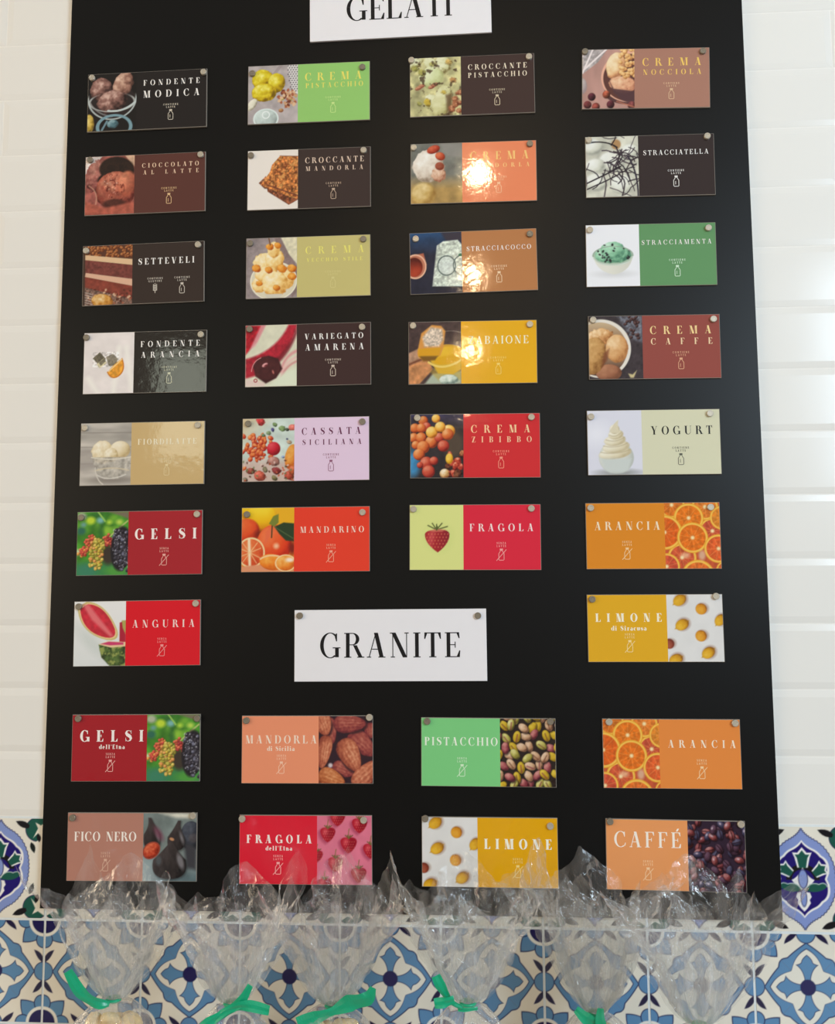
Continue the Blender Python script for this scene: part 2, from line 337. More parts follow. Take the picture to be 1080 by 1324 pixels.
def pic_stracciatella():
    p = Pic((206, 204, 188)); p.grain(.16, 18, 3)
    for x, y, r in ((20, 90, 22), (70, 96, 24), (50, 50, 26), (85, 30, 18), (18, 58, 18), (14, 20, 20)): p.ball(x, y, r, r * .8, [(150, 150, 140), (206, 206, 190), (232, 232, 222), (244, 244, 238)], 0, .2, 10, int(x), soft=5)
    p.dot(58, 16, 9, 10, (176, 136, 92), soft=3)
    rng = random.Random(8)
    for k in range(44):
        x, y = rng.gauss(58, 26), rng.gauss(52, 26); a = rng.uniform(-.9, 1.6); pts = [(x, y)]
        for i in range(6):
            a += rng.uniform(-.55, .55); x += 8 * math.cos(a); y += 8 * math.sin(a); pts.append((x, y))
        p.line(pts, rng.uniform(1.2, 2.6), rng.choice([(38, 32, 40), (52, 42, 48), (70, 58, 66)]), al=.92)
    p.line([(2, 92), (40, 74), (66, 60)], 2.6, (44, 36, 42)); p.line([(2, 104), (38, 88), (62, 76)], 2.4, (52, 44, 50)); p.line(bez((2, 12), (40, 6), (60, 22)), 2.6, (42, 36, 40)); p.line(bez((98, 120), (98, 70), (80, 40)), 3, (48, 42, 56))
    return p.out()
def pic_setteveli():
    p = Pic((92, 56, 40)); rng = random.Random(1)
    for k in range(120): p.ball(rng.uniform(0, 100), rng.uniform(-2, 24), 3.6, 2.8, [(70, 30, 14), (150, 84, 44), (214, 150, 90)], rng.uniform(0, 180), .2, 3, k)
    p.poly([(4, 18), (100, 30), (100, 42), (4, 28)], (226, 190, 150)); p.poly([(4, 28), (100, 42), (100, 72), (6, 58)], (120, 62, 54)); p.grain(.25, 4, 5, m=p.pm([(4, 28), (100, 42), (100, 72), (6, 58)]))
    p.poly([(6, 54), (40, 60), (100, 70), (100, 84), (4, 62)], (222, 178, 150)); p.poly([(4, 62), (100, 84), (100, 112), (4, 84)], (134, 62, 48)); p.grain(.2, 6, 7, m=p.pm([(4, 62), (100, 84), (100, 112), (4, 84)]))
    p.poly([(0, 82), (100, 110), (100, 120), (0, 120)], (120, 92, 80)); p.grain(.6, 3, 9, 2, m=np.clip((p.Y - 80 - p.X * .2) / 6, 0, 1))
    for k in range(40): p.dot(rng.uniform(10, 98), rng.uniform(86, 118), 2.6, 2, rng.choice([(210, 170, 140), (90, 46, 34), (160, 96, 70)]), rng.uniform(0, 180))
    for k in range(7): p.line([(0, 92 + 5 * k), (20, 98 + 5 * k)], 1.6, (216, 206, 196), al=.7)
    p.ball(40, 112, 22, 14, [(120, 66, 20), (206, 144, 60), (240, 216, 170)], 10, .4, 6, 6); p.poly([(0, 0), (4, 0), (5, 120), (0, 120)], (66, 50, 40), 3)
    return p.out()
def pic_vecchio():
    p = Pic((160, 146, 146)); p.grain(.16, 20, 2, 3, 1, .4)
    p.poly([(55, 0), (66, 0), (100, 60), (100, 110), (90, 120)], (130, 106, 102), 3, .7); p.poly([(68, 0), (100, 0), (100, 54), (84, 34)], (224, 216, 186)); p.grain(.1, 5, 9)
    p.dot(54, 86, 45, 38, (222, 214, 190)); p.ring(54, 86, 45, 38, 2, (240, 234, 214))
    st = [(206, 140, 60), (240, 196, 116), (248, 222, 160), (254, 242, 214)]
    for i, (x, y, rx, ry) in enumerate(((38, 50, 24, 20), (56, 44, 18, 22), (54, 24, 12, 16), (26, 92, 14, 16), (76, 84, 18, 20), (40, 72, 22, 16), (56, 92, 26, 26))): p.ball(x, y, rx, ry, st, 0, .32, 6, 10 + i, edge=.12)
    for x, y, r in ((20, 60, 9), (70, 62, 10), (90, 62, 9), (90, 78, 9), (26, 90, 7), (46, 18, 8), (62, 16, 7), (44, 64, 8), (60, 100, 7)): p.ball(x, y, r, r * .8, [(176, 84, 20), (226, 138, 40), (248, 190, 96)], 20, .35, 5, int(x + y), edge=.2)
    p.line([(44, 0), (47, 14)], 2.4, (120, 80, 50)); p.poly([(36, 112), (72, 112), (66, 120), (42, 120)], (212, 206, 190))
    return p.out()
def pic_cocco():
    p = Pic((40, 40, 56)); p.put(np.clip(1 - p.Y / 46, 0, 1) * .8, (42, 84, 130)); p.grain(.2, 14, 4); p.put(p.pm([(60, 0), (100, 0), (100, 20), (70, 18)], 6), (58, 52, 64))
    sq = [(52, 26), (64, 18), (92, 16), (100, 26), (100, 108), (42, 106)]; p.poly(sq, (206, 214, 200), 2)
    p.grain(.28, 4, 6, 2, m=p.pm(sq)); p.ring(70, 66, 17, 19, 2.2, (96, 110, 106)); p.dot(70, 66, 15, 17, (214, 222, 214)); p.ring(100, 66, 17, 19, 2.2, (96, 110, 106)); p.grain(.12, 3, 8, 2, m=p.pm(sq)); p.dot(97, 46, 4, 3, (60, 110, 80))
    p.line([(44, 108), (100, 110)], 3, (30, 30, 40)); p.poly([(0, 44), (26, 40), (32, 64), (10, 60)], (186, 104, 78), 2)
    p.dot(10, 66, 21, 24, (196, 120, 92)); p.ring(10, 66, 20, 23, 2.5, (236, 190, 160)); p.ball(8, 67, 16, 19, [(70, 20, 14), (130, 44, 28), (196, 74, 44)], 0, .1, 8, 3, .1, .7)
    return p.out()
def pic_menta():
    p = Pic((240, 240, 244)); p.dot(52, 96, 32, 6, (220, 220, 222), soft=8)
    p.dot(50, 62, 37, 16, (176, 196, 176)); st = [(70, 120, 96), (128, 184, 148), (164, 214, 180), (210, 238, 218)]
    p.ball(50, 58, 34, 17, st, 0, .3, 5, 2, edge=.08); p.ball(50, 50, 23, 17, st, 0, .25, 6, 3, edge=.06)
    rng = random.Random(4)
    for k in range(26):
        x = rng.uniform(20, 82); y = rng.uniform(36, 72)
        if ((x - 50) / 34) ** 2 + ((y - 56) / 19) ** 2 < 1: p.dot(x, y, rng.uniform(1.5, 3.2), rng.uniform(1.2, 2.4), (46, 50, 50), rng.uniform(0, 180))
    bowl = [(13, 62)] + bez((13, 62), (18, 80), (50, 78), 8) + bez((50, 78), (82, 80), (87, 62), 8) + bez((87, 62), (82, 92), (52, 97), 8) + bez((52, 97), (20, 92), (13, 62), 8)
    p.poly(bowl, (228, 226, 214)); p.put(p.pm(bowl) * np.clip((p.X - 40) / 60, 0, 1) * .4, (176, 176, 164)); p.line(bez((13, 62), (20, 80), (50, 79), 10) + bez((50, 79), (82, 80), (87, 62), 10), 1.6, (206, 214, 200)); p.ring(50, 60, 37, 18, 1.4, (150, 170, 150), clip=(p.Y < 62) * 1.)
    return p.out()
def pic_fondente_arancia():
    p = Pic((238, 230, 228)); p.grain(.05, 20, 2)
    for a, b in (((70, 30), (60, 120)), ((10, 90), (30, 120)), ((84, 30), (96, 110))): p.line([a, b], 8, (248, 244, 238), 10)
    p.poly([(18, 50), (32, 38), (44, 52), (30, 64)], (110, 102, 84)); p.poly([(26, 62), (40, 50), (46, 60), (32, 70)], (206, 196, 160)); p.poly([(30, 58), (42, 50), (44, 56), (34, 66)], (132, 124, 104))
    p.poly([(44, 48), (58, 42), (68, 52), (64, 66), (50, 66)], (134, 126, 110)); p.grain(.3, 3, 6, 2, m=p.pm([(18, 38), (70, 38), (70, 68), (18, 68)]))
    w = [(48, 78)] + bez((48, 78), (62, 60), (76, 52), 6) + bez((76, 52), (86, 78), (66, 88), 8) + bez((66, 88), (54, 90), (48, 78), 6)
    p.poly(w, (238, 164, 56)); p.grain(.2, 5, 3, 2, m=p.pm(w)); p.line(bez((48, 78), (54, 92), (66, 88)) + bez((66, 88), (86, 78), (76, 52)), 2.4, (206, 122, 30)); p.line([(50, 77), (76, 53)], 2, (250, 220, 160))
    return p.out()
def pic_amarena():
    p = Pic((222, 220, 196)); p.grain(.05, 12, 2)
    p.poly([(0, 0), (38, 0), (22, 32), (0, 58)], (176, 26, 42), 4); p.grain(.3, 7, 3, m=p.pm([(0, 0), (38, 0), (22, 32), (0, 58)], 4)); p.poly([(30, 0), (40, 0), (20, 40), (8, 48)], (226, 168, 170), 4, .8)
    band = [(0, 66)] + bez((0, 66), (60, 52), (84, 0), 10) + [(100, 0)] + bez((100, 4), (92, 40), (64, 70), 8) + [(30, 96), (0, 104)]
    p.poly(band, (176, 34, 52), 5); p.poly(bez((58, 66), (86, 44), (100, 6), 8) + bez((100, 18), (90, 50), (66, 74), 8), (120, 28, 40), 5, .85); p.grain(.22, 6, 5, m=p.pm(band))
    for o, c, w in ((0, (222, 150, 152), 5), (12, (236, 190, 186), 4), (20, (210, 128, 132), 3)): p.line(bez((100, 52 + o), (74, 62 + o), (70, 92 + o * .8)), w, c, 5)
    p.poly([(44, 120), (72, 96), (100, 84), (100, 120)], (226, 232, 208), 8); p.poly([(0, 104), (40, 112), (36, 120), (0, 120)], (228, 206, 196), 5)
    p.poly([(14, 78), (24, 64), (46, 60), (64, 66), (72, 86), (60, 104), (40, 114), (20, 100)], (64, 26, 28), 3); p.put(p.ell(40, 84, 27, 22) * p.noise(6, 8) * .5, (110, 52, 50))
    p.line(bez((12, 90), (14, 70), (30, 64)), 1.6, (226, 150, 150)); p.dot(38, 78, 6, 3.4, (226, 160, 160), -30); p.dot(40, 79, 4, 1.6, (110, 40, 44), -30); p.dot(54, 92, 1.6, 4, (190, 110, 100), -20); p.ring(20, 108, 3, 3, 1.6, (160, 40, 56))
    return p.out()
def pic_zabaione():
    p = Pic((76, 58, 56)); p.ring(80, 60, 48, 42, 1.5, (150, 136, 130), al=.7)
    p.poly([(0, 60), (30, 46), (40, 74), (10, 96), (0, 100)], (196, 150, 120), 3); p.poly([(0, 84), (36, 70), (46, 92), (20, 120), (0, 120)], (206, 140, 90), 3); p.grain(.25, 9, 4); p.line([(0, 82), (34, 68)], 4, (110, 60, 40), 4)
    p.poly([(30, 120), (46, 100), (100, 96), (100, 120)], (176, 186, 164), 4); p.poly([(40, 96), (100, 60), (100, 112), (60, 116)], (190, 160, 70), 5, .6)
    p.dot(74, 66, 36, 22, (216, 160, 50)); p.ball(74, 66, 33, 18, [(206, 140, 10), (228, 172, 24), (240, 196, 60)], -6, .15, 12, 3); p.poly([(40, 74), (100, 64), (100, 92), (84, 102), (56, 100)], (222, 176, 50), 3); p.line(bez((38, 78), (64, 98), (100, 74)), 4, (240, 208, 110)); p.dot(72, 74, 24, 8, (226, 170, 24), -6)
    lf = [(16, 60), (24, 22), (44, 6), (62, 8), (70, 18), (66, 50), (60, 66), (30, 74), (20, 70)]
    p.poly(lf, (222, 152, 72), 2.5); tp = [(26, 30), (42, 10), (64, 14), (66, 34), (58, 48), (30, 48)]; p.poly(tp, (216, 196, 176), 5); p.grain(.3, 3, 7, 2, m=p.pm(tp, 5)); p.poly([(18, 52), (62, 50), (58, 66), (28, 74), (18, 66)], (222, 160, 30), 3); p.poly([(20, 66), (56, 66), (50, 74), (28, 76)], (130, 90, 30), 3)
    p.ball(76, 112, 18, 10, [(110, 130, 120), (190, 206, 190), (236, 240, 230)], 0, .5, 6, 9)
    return p.out()
def pic_crema_caffe():
    p = Pic((62, 54, 58)); p.grain(.25, 7, 2); p.put(p.pm([(54, 0), (100, 0), (100, 50), (80, 44)], 8) * p.noise(4, 4) * 1.2, (140, 146, 160))
    rng = random.Random(6)
    for k in range(24): p.ball(rng.uniform(68, 98), rng.uniform(2, 44), 3.6, 2.6, [(24, 14, 16), (70, 44, 44), (120, 90, 86)], rng.uniform(0, 180), .2, 3, k)
    p.dot(22, 62, 56, 56, (232, 224, 212)); p.dot(20, 63, 51, 51, (150, 118, 92)); p.put(p.ell(20, 63, 51, 51) * np.clip(1 - p.Y / 46, 0, 1), (224, 200, 160)); p.put(p.ell(20, 63, 51, 51) * np.clip((p.Y - 84) / 20, 0, 1), (84, 62, 54))
    st = [(150, 92, 50), (206, 148, 92), (228, 180, 126), (246, 216, 172)]
    p.ball(20, 40, 26, 16, st, -10, .4, 5, 3, edge=.15); p.ball(36, 108, 24, 16, [(110, 66, 46), (160, 104, 76), (190, 134, 100)], 0, .2, 7, 8); p.ball(8, 76, 24, 36, [(130, 84, 40), (196, 146, 86), (220, 176, 116)], 10, .3, 6, 4, edge=.06); p.ball(52, 62, 21, 27, st, 0, .2, 6, 5, edge=.04); p.poly([(28, 70), (38, 62), (34, 84), (22, 100)], (120, 66, 44), 4, .7)
    p.poly([(72, 110), (80, 112), (88, 104), (82, 118), (76, 118)], (206, 190, 140), 2)
    return p.out()
def pic_fiordilatte():
    p = Pic((184, 178, 170)); p.grain(.2, 22, 3, 3, .35, 1.6)
    for y in (18, 46, 78): p.line([(0, y), (100, y + 1)], 1.6, (130, 124, 118), 2, .7)
    p.dot(10, 72, 24, 24, (166, 158, 152), soft=10, al=.6)
    p.dot(60, 110, 44, 6, (146, 138, 130), soft=8); st = [(176, 150, 106), (218, 198, 154), (236, 222, 190), (250, 242, 222)]
    p.ball(44, 56, 22, 22, st, 0, .3, 6, 4, edge=.08); p.ball(78, 52, 20, 17, st, 0, .15, 7, 5); p.ball(60, 62, 14, 14, st, 0, .35, 5, 6, edge=.1)
    b = [(22, 66), (100, 66), (92, 98), (76, 108), (48, 108), (34, 100)]; p.poly(b, (178, 172, 162), 2, .85); p.grain(.28, 6, 8, m=p.pm(b, 2)); p.line(bez((22, 66), (60, 74), (100, 66)), 2, (226, 220, 206)); p.line(bez((30, 92), (58, 82), (96, 92)), 2.4, (214, 200, 170), al=.8); p.line(bez((34, 100), (54, 114), (90, 100)), 2, (216, 212, 204)); p.line(bez((30, 86), (32, 110), (46, 118)), 2, (214, 208, 198))
    return p.out()
def pic_cassata():
    p = Pic((206, 220, 212)); p.grain(.1, 18, 2); p.put(np.clip((p.Y - 72) / 16, 0, 1) * .75, (206, 170, 158)); p.put(np.clip(1 - (p.X + p.Y) / 70, 0, 1) * .8, (224, 190, 140))
    rng = random.Random(12)
    for k in range(70):
        x, y = rng.gauss(28, 14), rng.gauss(56, 15); p.ball(x, y, rng.uniform(3, 6), rng.uniform(2.6, 5), [(140, 30, 14), rng.choice([(206, 70, 36), (222, 110, 50), (190, 50, 36)]), (244, 170, 110)], rng.uniform(0, 180), .3, 4, k)
    p.ball(60, 58, 13, 13, [(120, 6, 20), (196, 22, 44), (230, 90, 96)], 0, .12, 8, 3); p.ball(94, 74, 12, 24, [(176, 70, 20), (222, 130, 44), (240, 180, 90)], 10, .3, 6, 4)
    for x, y, r, c in ((62, 12, 5, (110, 136, 86)), (50, 28, 5, (130, 150, 110)), (76, 20, 7, (120, 146, 90)), (58, 22, 4, (60, 56, 110)), (86, 22, 4, (60, 70, 50)), (96, 18, 8, (222, 110, 96)), (34, 4, 10, (206, 60, 60)), (90, 46, 5, (176, 150, 120)), (86, 40, 2, (50, 50, 90)), (40, 32, 4, (90, 110, 80)), (60, 82, 12, (170, 116, 104)), (66, 100, 9, (130, 40, 40)), (44, 98, 6, (120, 110, 80)), (34, 110, 12, (190, 80, 60)), (16, 100, 8, (140, 60, 44)), (62, 114, 6, (110, 100, 60)), (90, 110, 10, (176, 64, 44)), (6, 116, 5, (100, 90, 70)), (78, 74, 3, (130, 150, 190)), (96, 100, 9, (190, 90, 50))):
        p.ball(x, y, r, r * .75, [tuple(v // 2 for v in c), c, tuple(min(255, v + 50) for v in c)], rng.uniform(0, 90), .35, 4, int(x + y), edge=.2)
    for k in range(40): p.dot(rng.uniform(0, 100), rng.uniform(76, 120), 2.4, 1.6, rng.choice([(226, 200, 190), (90, 50, 40), (196, 90, 60), (110, 120, 80)]), rng.uniform(0, 180), al=.85)
    return p.out()
def pic_zibibbo():
    p = Pic((50, 44, 46)); p.put(np.clip(1 - p.Y / 26, 0, 1) * .7, (60, 58, 100)); p.put(p.ell(4, 92, 14, 26, 0, 10), (60, 130, 176)); p.grain(.25, 12, 3); p.put(p.ell(82, 56, 18, 26, 0, 12) * .7, (96, 78, 60))
    rng = random.Random(3); st = [(96, 26, 12), (196, 84, 38), (226, 124, 62), (246, 196, 140)]; sr = [(80, 14, 14), (166, 46, 36), (206, 84, 60), (240, 170, 140)]; sy = [(150, 70, 10), (226, 150, 50), (246, 196, 90), (254, 236, 180)]
    for i, (x, y, r, c) in enumerate(((24, 12, 9, st), (48, 8, 8, sy), (8, 26, 9, st), (6, 44, 9, st), (30, 24, 9, sr), (20, 26, 9, st), (20, 44, 10, st), (10, 58, 8, st), (40, 52, 12, st), (54, 44, 9, sr), (72, 32, 12, sy), (70, 38, 11, st), (40, 34, 11, sy), (56, 24, 10, sy), (62, 60, 11, sr), (24, 62, 12, st), (16, 76, 11, st), (30, 92, 12, sr), (44, 88, 8, sr), (34, 108, 12, sr), (18, 96, 6, sr))): p.ball(x, y, r, r, c, 0, .12, 6, i)
    for i in range(16): p.ball(rng.uniform(62, 100), rng.uniform(74, 118), rng.uniform(5, 8), rng.uniform(4, 8), rng.choice([sr, [(30, 14, 10), (110, 50, 30), (206, 140, 90)], [(40, 20, 14), (86, 40, 28), (150, 90, 60)]]), rng.uniform(0, 90), .5, 4, 40 + i, edge=.2)
    p.ball(73, 84, 7, 10, [(170, 110, 10), (236, 180, 40), (250, 220, 120)], 0, .2, 5, 8); p.ball(64, 112, 9, 9, [(150, 90, 40), (230, 190, 130), (250, 236, 210)], 0, .4, 5, 9)
    return p.out()
def pic_yogurt():
    p = Pic((222, 222, 234)); p.put(p.ell(16, 44, 26, 20, 0, 30) * .7, (240, 240, 248)); p.dot(56, 116, 34, 6, (150, 152, 150), soft=8)
    p.ball(52, 88, 32, 30, [(176, 182, 176), (214, 216, 208), (232, 234, 226)], 0, .06, 12, 3, -.3, -.2)
    st = [(186, 170, 134), (218, 206, 174), (234, 226, 202), (248, 244, 232)]
    for i, (y, rx, ry) in enumerate(((80, 30, 11), (68, 25, 11), (56, 20, 10), (45, 14, 9), (35, 9, 9))): p.ball(50 + (i % 2) * 2, y, rx, ry, st, -8, .1, 9, i, -.5, -.4)
    p.poly([(40, 40), (50, 24), (57, 18), (56, 30), (60, 44)], (222, 212, 184), 2)
    for y, w in ((74, 26), (62, 21), (51, 16), (42, 10)): p.line(bez((50 - w, y + 4), (52, y + 10), (52 + w, y - 1)), 1.6, (184, 168, 132), 2, .7)
    p.poly([(24, 90), (80, 90), (74, 112), (64, 116), (40, 116), (30, 110)], (206, 212, 208), 6)
    return p.out()
def pic_gelsi():
    p = Pic((70, 140, 40)); p.grain(.3, 22, 3); rng = random.Random(7)
    for k in range(26): p.dot(rng.uniform(0, 100), rng.uniform(0, 60), rng.uniform(4, 11), rng.uniform(4, 9), rng.choice([(120, 186, 50), (46, 112, 36), (150, 200, 60), (90, 160, 50), (40, 96, 50)]), soft=9, al=.7)
    for x, y, r, c in ((26, 16, 9, (206, 226, 60)), (45, 16, 7, (130, 190, 196)), (8, 36, 9, (40, 100, 90)), (62, 20, 5, (190, 226, 70)), (82, 20, 6, (196, 220, 90)), (8, 8, 9, (190, 190, 170)), (12, 24, 5, (110, 160, 170)), (2, 76, 7, (220, 226, 180))): p.dot(x, y, r, r * .8, c, soft=6, al=.9)
    p.put(np.clip((p.Y - 88) / 14, 0, 1) * .8, (52, 128, 80)); p.dot(20, 112, 20, 14, (60, 130, 110), soft=12, al=.7); p.dot(78, 112, 22, 10, (84, 160, 60), soft=8, al=.8)
    p.poly([(60, 0), (100, 0), (100, 14), (84, 8)], (120, 110, 90), 5); p.line(bez((40, 0), (48, 10), (54, 18)), 3, (150, 196, 90)); p.line(bez((98, 18), (78, 34), (58, 52)), 3, (176, 190, 110))
    p.dot(62, 82, 14, 18, (60, 40, 40), soft=8, al=.9)
    def berry(pts, r, cols, n, seed):
        rg = random.Random(seed)
        for k in range(n):
            t = rg.random() * (len(pts) - 1); i = int(t); f = t - i; cx = pts[i][0] * (1 - f) + pts[i + 1][0] * f; cy = pts[i][1] * (1 - f) + pts[i + 1][1] * f
            a, q = rg.uniform(0, 6.28), rg.random() ** .5; c = rg.choice(cols)
            p.ball(cx + r * q * math.cos(a), cy + r * q * math.sin(a), 3.2, 3.0, [tuple(int(v * .45) for v in c), c, tuple(min(255, v + 50) for v in c)], 0, .2, 4, k)
    berry([(28, 52), (10, 80)], 8, [(206, 96, 56), (214, 150, 60), (196, 70, 50)], 60, 1)
    berry([(60, 50), (62, 62)], 8, [(186, 60, 50), (206, 90, 60), (160, 40, 44)], 30, 3)
    berry([(42, 56), (36, 98)], 13, [(196, 166, 50), (176, 170, 60), (214, 140, 70), (160, 150, 50), (206, 180, 80)], 150, 2)
    p.dot(86, 70, 20, 42, (30, 26, 32), 4, 3); berry([(86, 42), (84, 66), (92, 102)], 15, [(44, 40, 50), (60, 56, 68), (34, 28, 38), (90, 90, 110)], 170, 4)
    for k in range(40): p.dot(rng.uniform(70, 100), rng.uniform(34, 108), 1.1, 1.1, (190, 190, 200), al=.8)
    return p.out()
def pic_mandarino():
    p = Pic((226, 130, 40)); p.put(np.clip(1 - p.Y / 40, 0, 1), (240, 200, 20)); p.put(p.ell(86, 14, 30, 22, 0, 14), (236, 176, 30)); p.ball(36, 20, 30, 30, [(206, 110, 10), (240, 186, 10), (250, 222, 60)], 0, .05, 20, 3, 0, -.8, 5)
    p.ball(10, 44, 24, 24, [(150, 20, 6), (226, 76, 30), (240, 120, 60)], 0, .1, 9, 4, soft=4); p.dot(34, 50, 9, 8, (110, 30, 16), soft=8, al=.7)
    p.ball(62, 68, 33, 36, [(170, 24, 6), (226, 62, 22), (236, 92, 40), (246, 140, 90)], 0, .06, 8, 5); p.dot(66, 72, 5, 5, (250, 190, 150), soft=6); p.poly([(44, 70), (46, 44), (56, 36), (60, 44)], (236, 110, 70), 4)
    p.line([(58, 34), (57, 56)], 2.4, (70, 60, 30)); p.poly([(52, 30), (60, 16), (70, 12), (70, 28), (62, 36)], (120, 130, 50), 2); p.poly([(62, 36), (80, 28), (100, 30), (100, 64), (84, 62), (72, 50)], (40, 62, 34), 2); p.line([(62, 36), (98, 58)], 1.2, (96, 116, 70)); p.dot(96, 76, 6, 12, (130, 30, 14), soft=6)
    p.ball(18, 84, 26, 28, [(206, 70, 30), (228, 100, 50), (240, 140, 80)], 0, .35, 6, 6); p.ring(18, 84, 25, 27, 3, (246, 216, 160)); p.line([(14, 60), (16, 110)], 5, (248, 226, 190), 3)
    for a in (-50, -20, 25, 55, 130, 160, 200, 230): p.line([(16, 84), (16 + 22 * math.cos(math.radians(a)), 84 + 24 * math.sin(math.radians(a)))], 1.6, (246, 206, 150), 1.5, .8)
    p.poly([(0, 110), (40, 106), (100, 116), (100, 120), (0, 120)], (226, 150, 110), 3)
    p.ball(58, 102, 24, 15, [(196, 80, 10), (240, 130, 30), (250, 180, 80)], 8, .2, 6, 7); p.line(bez((36, 96), (54, 84), (80, 94)), 3, (250, 206, 150)); p.ball(84, 104, 20, 16, [(206, 90, 16), (240, 136, 40), (250, 196, 110)], 0, .25, 6, 8); p.ring(84, 104, 19, 15, 2, (250, 216, 160)); p.dot(92, 98, 8, 4, (252, 234, 214), soft=4)
    return p.out()
def pic_fragola():
    p = Pic((222, 226, 142)); p.dot(54, 60, 26, 26, (206, 216, 130), soft=18, al=.5)
    b = bez((28, 54), (30, 46), (50, 47), 6) + bez((50, 47), (72, 44), (74, 54), 6) + bez((74, 54), (74, 72), (52, 88), 8) + bez((52, 88), (28, 72), (28, 54), 8)
    p.poly(b, (170, 36, 44)); p.put(p.pm(b) * np.clip((p.X - 48) / 26, 0, 1) * .8, (128, 30, 42)); p.put(p.pm(b) * p.ell(40, 60, 6, 20, 10, 8) * .6, (216, 90, 92))
    for x in range(32, 74, 6):
        for y in range(54, 84, 6): p.put(p.ell(x + (y // 6 % 2) * 3, y, .8, 1.2) * p.pm(b), (226, 130, 90))
    for q in ((34, 38), (42, 34), (50, 36), (60, 34), (70, 40)): p.line([(50, 46), q], 2.2, (92, 100, 50)); 
    p.poly([(34, 48), (50, 44), (68, 46), (60, 50), (44, 50)], (210, 120, 96), 2, .7); p.line([(50, 46), (51, 40)], 3, (84, 92, 44))
    return p.out()
def orange_slice(p, cx, cy, r, flesh, seed):
    p.dot(cx, cy, r, r, (232, 158, 40)); p.dot(cx, cy, r * .95, r * .95, (246, 196, 84)); p.dot(cx, cy, r * .84, r * .84, flesh)
    m = p.ell(cx, cy, r * .84, r * .84); p.grain(.16, 4, seed, 2, m=m)
    for k in range(10):
        a = k * .628 + seed; p.line([(cx + 2 * math.cos(a), cy + 2 * math.sin(a)), (cx + r * .8 * math.cos(a), cy + r * .8 * math.sin(a))], .9, (250, 186, 110), 1, .45)
    p.dot(cx, cy, 3.2, 3.2, (250, 226, 170), soft=3)
def pic_arancia():
    p = Pic((196, 84, 50)); p.grain(.2, 9, 3)
    for i, (x, y, r, f) in enumerate(((30, 100, 26, (206, 84, 50)), (86, 52, 24, (200, 78, 50)), (74, 8, 24, (222, 120, 40)), (14, 4, 24, (214, 110, 30)), (44, 28, 27, (226, 116, 24)), (104, 28, 22, (222, 132, 40)), (0, 54, 32, (222, 96, 24)), (50, 64, 28, (228, 112, 24)), (96, 84, 26, (220, 92, 40)), (2, 116, 24, (206, 78, 50)), (58, 134, 30, (224, 110, 40)), (108, 124, 18, (214, 96, 40)))): orange_slice(p, x, y, r, f, i + 2)
    p.dot(66, 96, 6, 9, (226, 190, 160), soft=5, al=.8); p.dot(36, 96, 8, 5, (250, 220, 180), soft=5, al=.6)
    return p.out()
def pic_anguria():
    p = Pic((236, 236, 236)); p.put(np.clip((p.Y - 20) / 120, 0, 1) * .5, (206, 216, 218)); p.dot(34, 76, 40, 12, (196, 206, 202), 45, soft=16, al=.5)
    o = bez((6, 10), (10, 60), (64, 72), 12) + bez((64, 72), (90, 76), (84, 54), 6) + bez((84, 54), (62, 2), (24, 0), 12)
    p.poly(o, (206, 190, 120), 1.5); p.poly([(46 + (x - 46) * .93, 38 + (y - 38) * .93) for x, y in o], (238, 206, 150)); inn = [(46 + (x - 46) * .87, 37 + (y - 37) * .87) for x, y in o]
    p.poly(inn, (206, 44, 62)); p.grain(.14, 7, 3, m=p.pm(inn)); p.poly([(16, 6), (28, 6), (76, 64), (70, 66), (34, 34)], (232, 120, 124), 5, .9)
    p.poly([(88, 40), (100, 36), (100, 86), (88, 84)], (176, 30, 56)); p.poly([(92, 36), (100, 36), (100, 62), (94, 50)], (176, 170, 90), 2)
    w = [(48, 80), (100, 84), (100, 120), (70, 120), (54, 104)]; p.poly(w, (64, 84, 40), 2); p.grain(.6, 7, 8, 2, m=p.pm(w, 2)); p.put(np.clip((p.noise(7, 5) - .55) * 7, 0, 1) * p.pm(w, 2), (150, 160, 84))
    p.poly([(48, 80), (66, 74), (100, 76), (100, 84), (72, 86)], (236, 206, 160)); p.poly([(52, 79), (68, 75), (96, 77), (96, 81), (70, 82)], (206, 60, 110), 1.5)
    return p.out()
def pic_limone():
    p = Pic((226, 224, 222)); p.grain(.02, 20, 3); st = [(110, 62, 10), (196, 136, 26), (226, 172, 40), (244, 206, 96)]
    for i, (x, y, rr, a, k) in enumerate(((24, 10, 12, -35, 1), (62, 26, 10, 0, 0), (27, 54, 12, -30, 1), (95, 46, 11, -50, 1), (60, 74, 10, 0, 0), (72, 104, 12, -35, 1), (3, 88, 9, 0, 2), (14, 116, 12, -25, 1))):
        p.dot(x + 2.4, y - 1, rr * 1.08, rr * .95, (150, 110, 90), a, soft=5, al=.6)
        s2 = st if k < 2 else [(90, 30, 20), (150, 70, 50), (190, 110, 80)]
        if k == 0: s2 = [(120, 60, 10), (206, 132, 30), (226, 160, 46), (240, 190, 90)]
        if k == 1:
            ca, sa = math.cos(math.radians(a)), math.sin(math.radians(a)); p.poly([(x - rr * 1.3 * ca, y - rr * 1.3 * sa), (x - rr * .4 * sa * -1, y - rr * .6), (x + rr * 1.25 * ca, y + rr * 1.25 * sa), (x, y + rr * .6)], (196, 140, 36), 2)
        p.ball(x, y, rr * (1.05 if k == 1 else 1), rr * (.78 if k == 1 else 1), s2, a, .12, 4, i, -.3, .25)
    return p.out()
